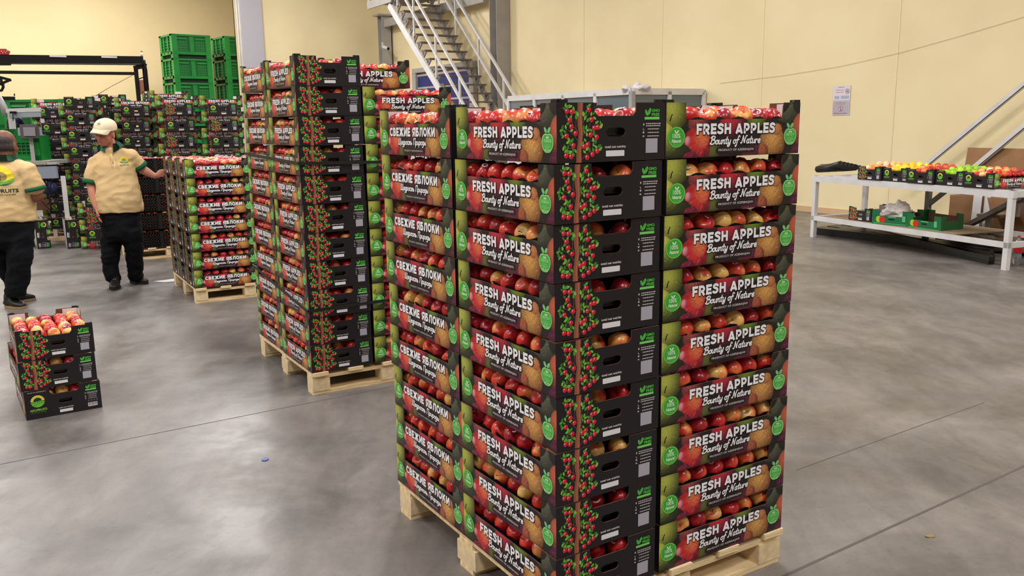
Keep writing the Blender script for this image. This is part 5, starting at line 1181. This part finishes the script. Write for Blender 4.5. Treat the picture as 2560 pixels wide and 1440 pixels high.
    to1 = gz(281, 727); shoe(t, to1+Vector((-.05, .21, 0)), to1+Vector((0, .03, 0)), .054); h2 = gz(333, 707); to2 = gz(365, 710); shoe(t, h2, to2, .054)
    return t
man_cap()
def crumple(name, label, cat, parts, vox, disp, m, seed, kind=None):
    F = Flesh()
    for c, r_ in parts: F.ell(c, r_)
    o = F.done(vox, 1, name, m, None, disp=disp, dscale=9, seed=seed); return tag(o, label, cat, None, kind)
q = W0+U*2.5-V*1.75
crumple('plastic_bag', 'crumpled pale plastic bag lying on top of the booth corner', 'bag', [(q+Vector((x, 0, 2.26)), (.14, .1, .07)) for x in (-.16, 0, .14)]+[(q+Vector((.02, 0, 2.32)), (.09, .08, .05))], .02, .035, mat('pale_plastic_bag', (206, 198, 200), .4), 5)
crumple('white_bag', 'crumpled white bag stuffed in the green box', 'bag', [(sh(1.12, .32, .41), (.12, .12, .10)), (sh(1.24, .34, .46), (.10, .11, .13)), (sh(1.36, .33, .41), (.11, .12, .09)), (sh(1.16, .3, .50), (.04, .05, .06))], .016, .05, mat('white_bag', (222, 214, 210), .5), 9)
q = gz(2425, 632)
crumple('brown_sack', 'crumpled dull brown sacking on the floor under the table', 'sack', [(q+TX*a+TN*.45+Vector((0, 0, .08)), (.22, .24, .10)) for a in (-.45, -.15, .15, .42)], .03, .05, mat('brown_sacking', (124, 110, 92), .9, noise=.3, nscale=8), 2)
def man_back():
    t = thing('person', 'bald worker with cream polo shirt seen from behind, walking away', 'person')
    Y0 = 7.9; J = lambda px, py, dy=0: gy(px, py, Y0+dy); sx = Vector((1, .1, 0)).normalized(); bk = Vector((0, 1, 0))
    sx = Vector((.88, .47, 0)).normalized(); bk = Vector((-.47, .88, 0)).normalized()
    hc = J(13, 366, .02); fd = Vector((.02, .97, -.12)); B = Flesh(); A, HM = head(B, hc, fd, (0, 0, 1), 1.22)
    B.limb([J(12, 410, .0), J(12, 384, .0)], [.078, .070])
    B.loft([(J(22, 550), sx*.17, bk*.11), (J(20, 480), sx*.18, bk*.13), (J(18, 430), sx*.18, bk*.11), (J(14, 404), sx*.12, bk*.07)])
    sh_, el_, wr_ = J(72, 432, .0), J(94, 492, .03), J(84, 470, .26)
    B.limb([sh_, el_, (el_+wr_)/2, wr_], [.062, .055, .048, .033]); hand(B, wr_, (wr_-el_), (0, 0, 1), (-1, 0, 0), 1, curl=.4)
    sl, ell_, wl = J(-48, 432), J(-66, 490, .03), J(-52, 480, .26); B.limb([sl, ell_, (ell_+wl)/2, wl], [.062, .055, .048, .033]); hand(B, wl, (wl-ell_), (0, 0, 1), (1, 0, 0), 1, curl=.4)
    B.limb([J(48, 590), J(50, 655, -.02), J(42, 732, -.03)], [.07, .05, .036]); B.limb([J(6, 590), J(8, 650, .12), J(46, 720, .16)], [.07, .05, .036]); B.loft([(J(22, 600), sx*.15, bk*.1), (J(22, 540), sx*.16, bk*.1)])
    B.done(.010, 2, 'body', SKIN2, t); face_parts(A, HM, 1.22, t, (60, 52, 50))
    H = Flesh(); H.ell(A(0, -.020, -.004), (.100, .112, .056), HM); H.ell(A(0, -.036, .034), (.096, .108, .060), HM); H.done(.012, 3, 'hair', mat('short_grey_hair', (74, 66, 66), .8, noise=.4, nscale=60), t)
    S = Flesh()
    S.loft([(J(22, 553), sx*.235, bk*.17), (J(21, 530), sx*.232, bk*.17), (J(20, 490), sx*.222, bk*.16), (J(19, 455), sx*.225, bk*.15), (J(17, 425), sx*.225, bk*.13), (J(15, 407), sx*.18, bk*.10), (J(13, 398), sx*.09, bk*.08)])
    S.limb([J(48, 418, .0), J(70, 430, 0), J(86, 466, .01)], [.078, .088, .088]); S.limb([J(-22, 418), J(-46, 430), J(-60, 464)], [.078, .088, .088])
    sh = S.done(.013, 5, 'polo_shirt', SHIRT, t, disp=.012, dscale=6, seed=11)
    for P, Q in ((J(86, 468, .01), J(88, 474, .012)), (J(-61, 466), J(-62, 472))): d_ = (Q-P).normalized(); b = MB(); b.tube([P-d_*.004, Q+d_*.01], .091, GRNC, 20); b.build('sleeve_band', sh)
    b = MB(); cc = J(12, 392, .0); N_ = 18
    i0 = b.add([cc+sx*.088*math.cos(a)+bk*.088*math.sin(a)+Vector((0, 0, .020)) for a in [2*math.pi*k/N_ for k in range(N_)]]); i1 = b.add([cc+sx*.125*math.cos(a)+bk*.110*math.sin(a)+Vector((0, 0, -.035)) for a in [2*math.pi*k/N_ for k in range(N_)]])
    for k in range(N_): j = (k+1) % N_; b.face([i0+k, i0+j, i1+j, i1+k], GRNC, True); b.face([i1+k, i1+j, i0+j, i0+k], GRNC, True)
    b.build('collar', sh)
    lg = Art(); logo_paint(lg, 112, 3)
    put_text(lg, 'AKOFRUITS', -150, -130, 135, -96, (30, 60, 44), 3, .03); put_text(lg, 'BOUNTY OF NATURE', -120, -154, 110, -142, (60, 80, 54), 3, .02)
    project_art(lg, sh, J(0, 446, -.15), sx, Vector((0, 0, 1)), -bk, 'back_logo', parent=sh)
    T = Flesh()
    T.loft([(J(22, 543), sx*.212, bk*.15), (J(22, 570), sx*.222, bk*.165), (J(22, 600), sx*.215, bk*.15), (J(22, 620), sx*.19, bk*.12)])
    T.limb([J(48, 590), J(50, 655, -.02), J(38, 738, .0)], [.125, .108, .098], flat=True); T.limb([J(6, 590), J(12, 650, .12), J(46, 728, .18)], [.118, .10, .085], flat=True)
    T.limb([J(-6, 590), J(4, 650, .05)], [.11, .09])
    T.done(.014, 4, 'trousers', TROU, t, disp=.014, dscale=6, seed=21)
    h1 = gz(22, 768); shoe(t, h1, h1+Vector((.17, -.07, 0)), .06, SOLE); h2 = gz(42, 756); shoe(t, h2, h2+Vector((.09, .12, 0)), .056, SOLE)
    return t
man_back()
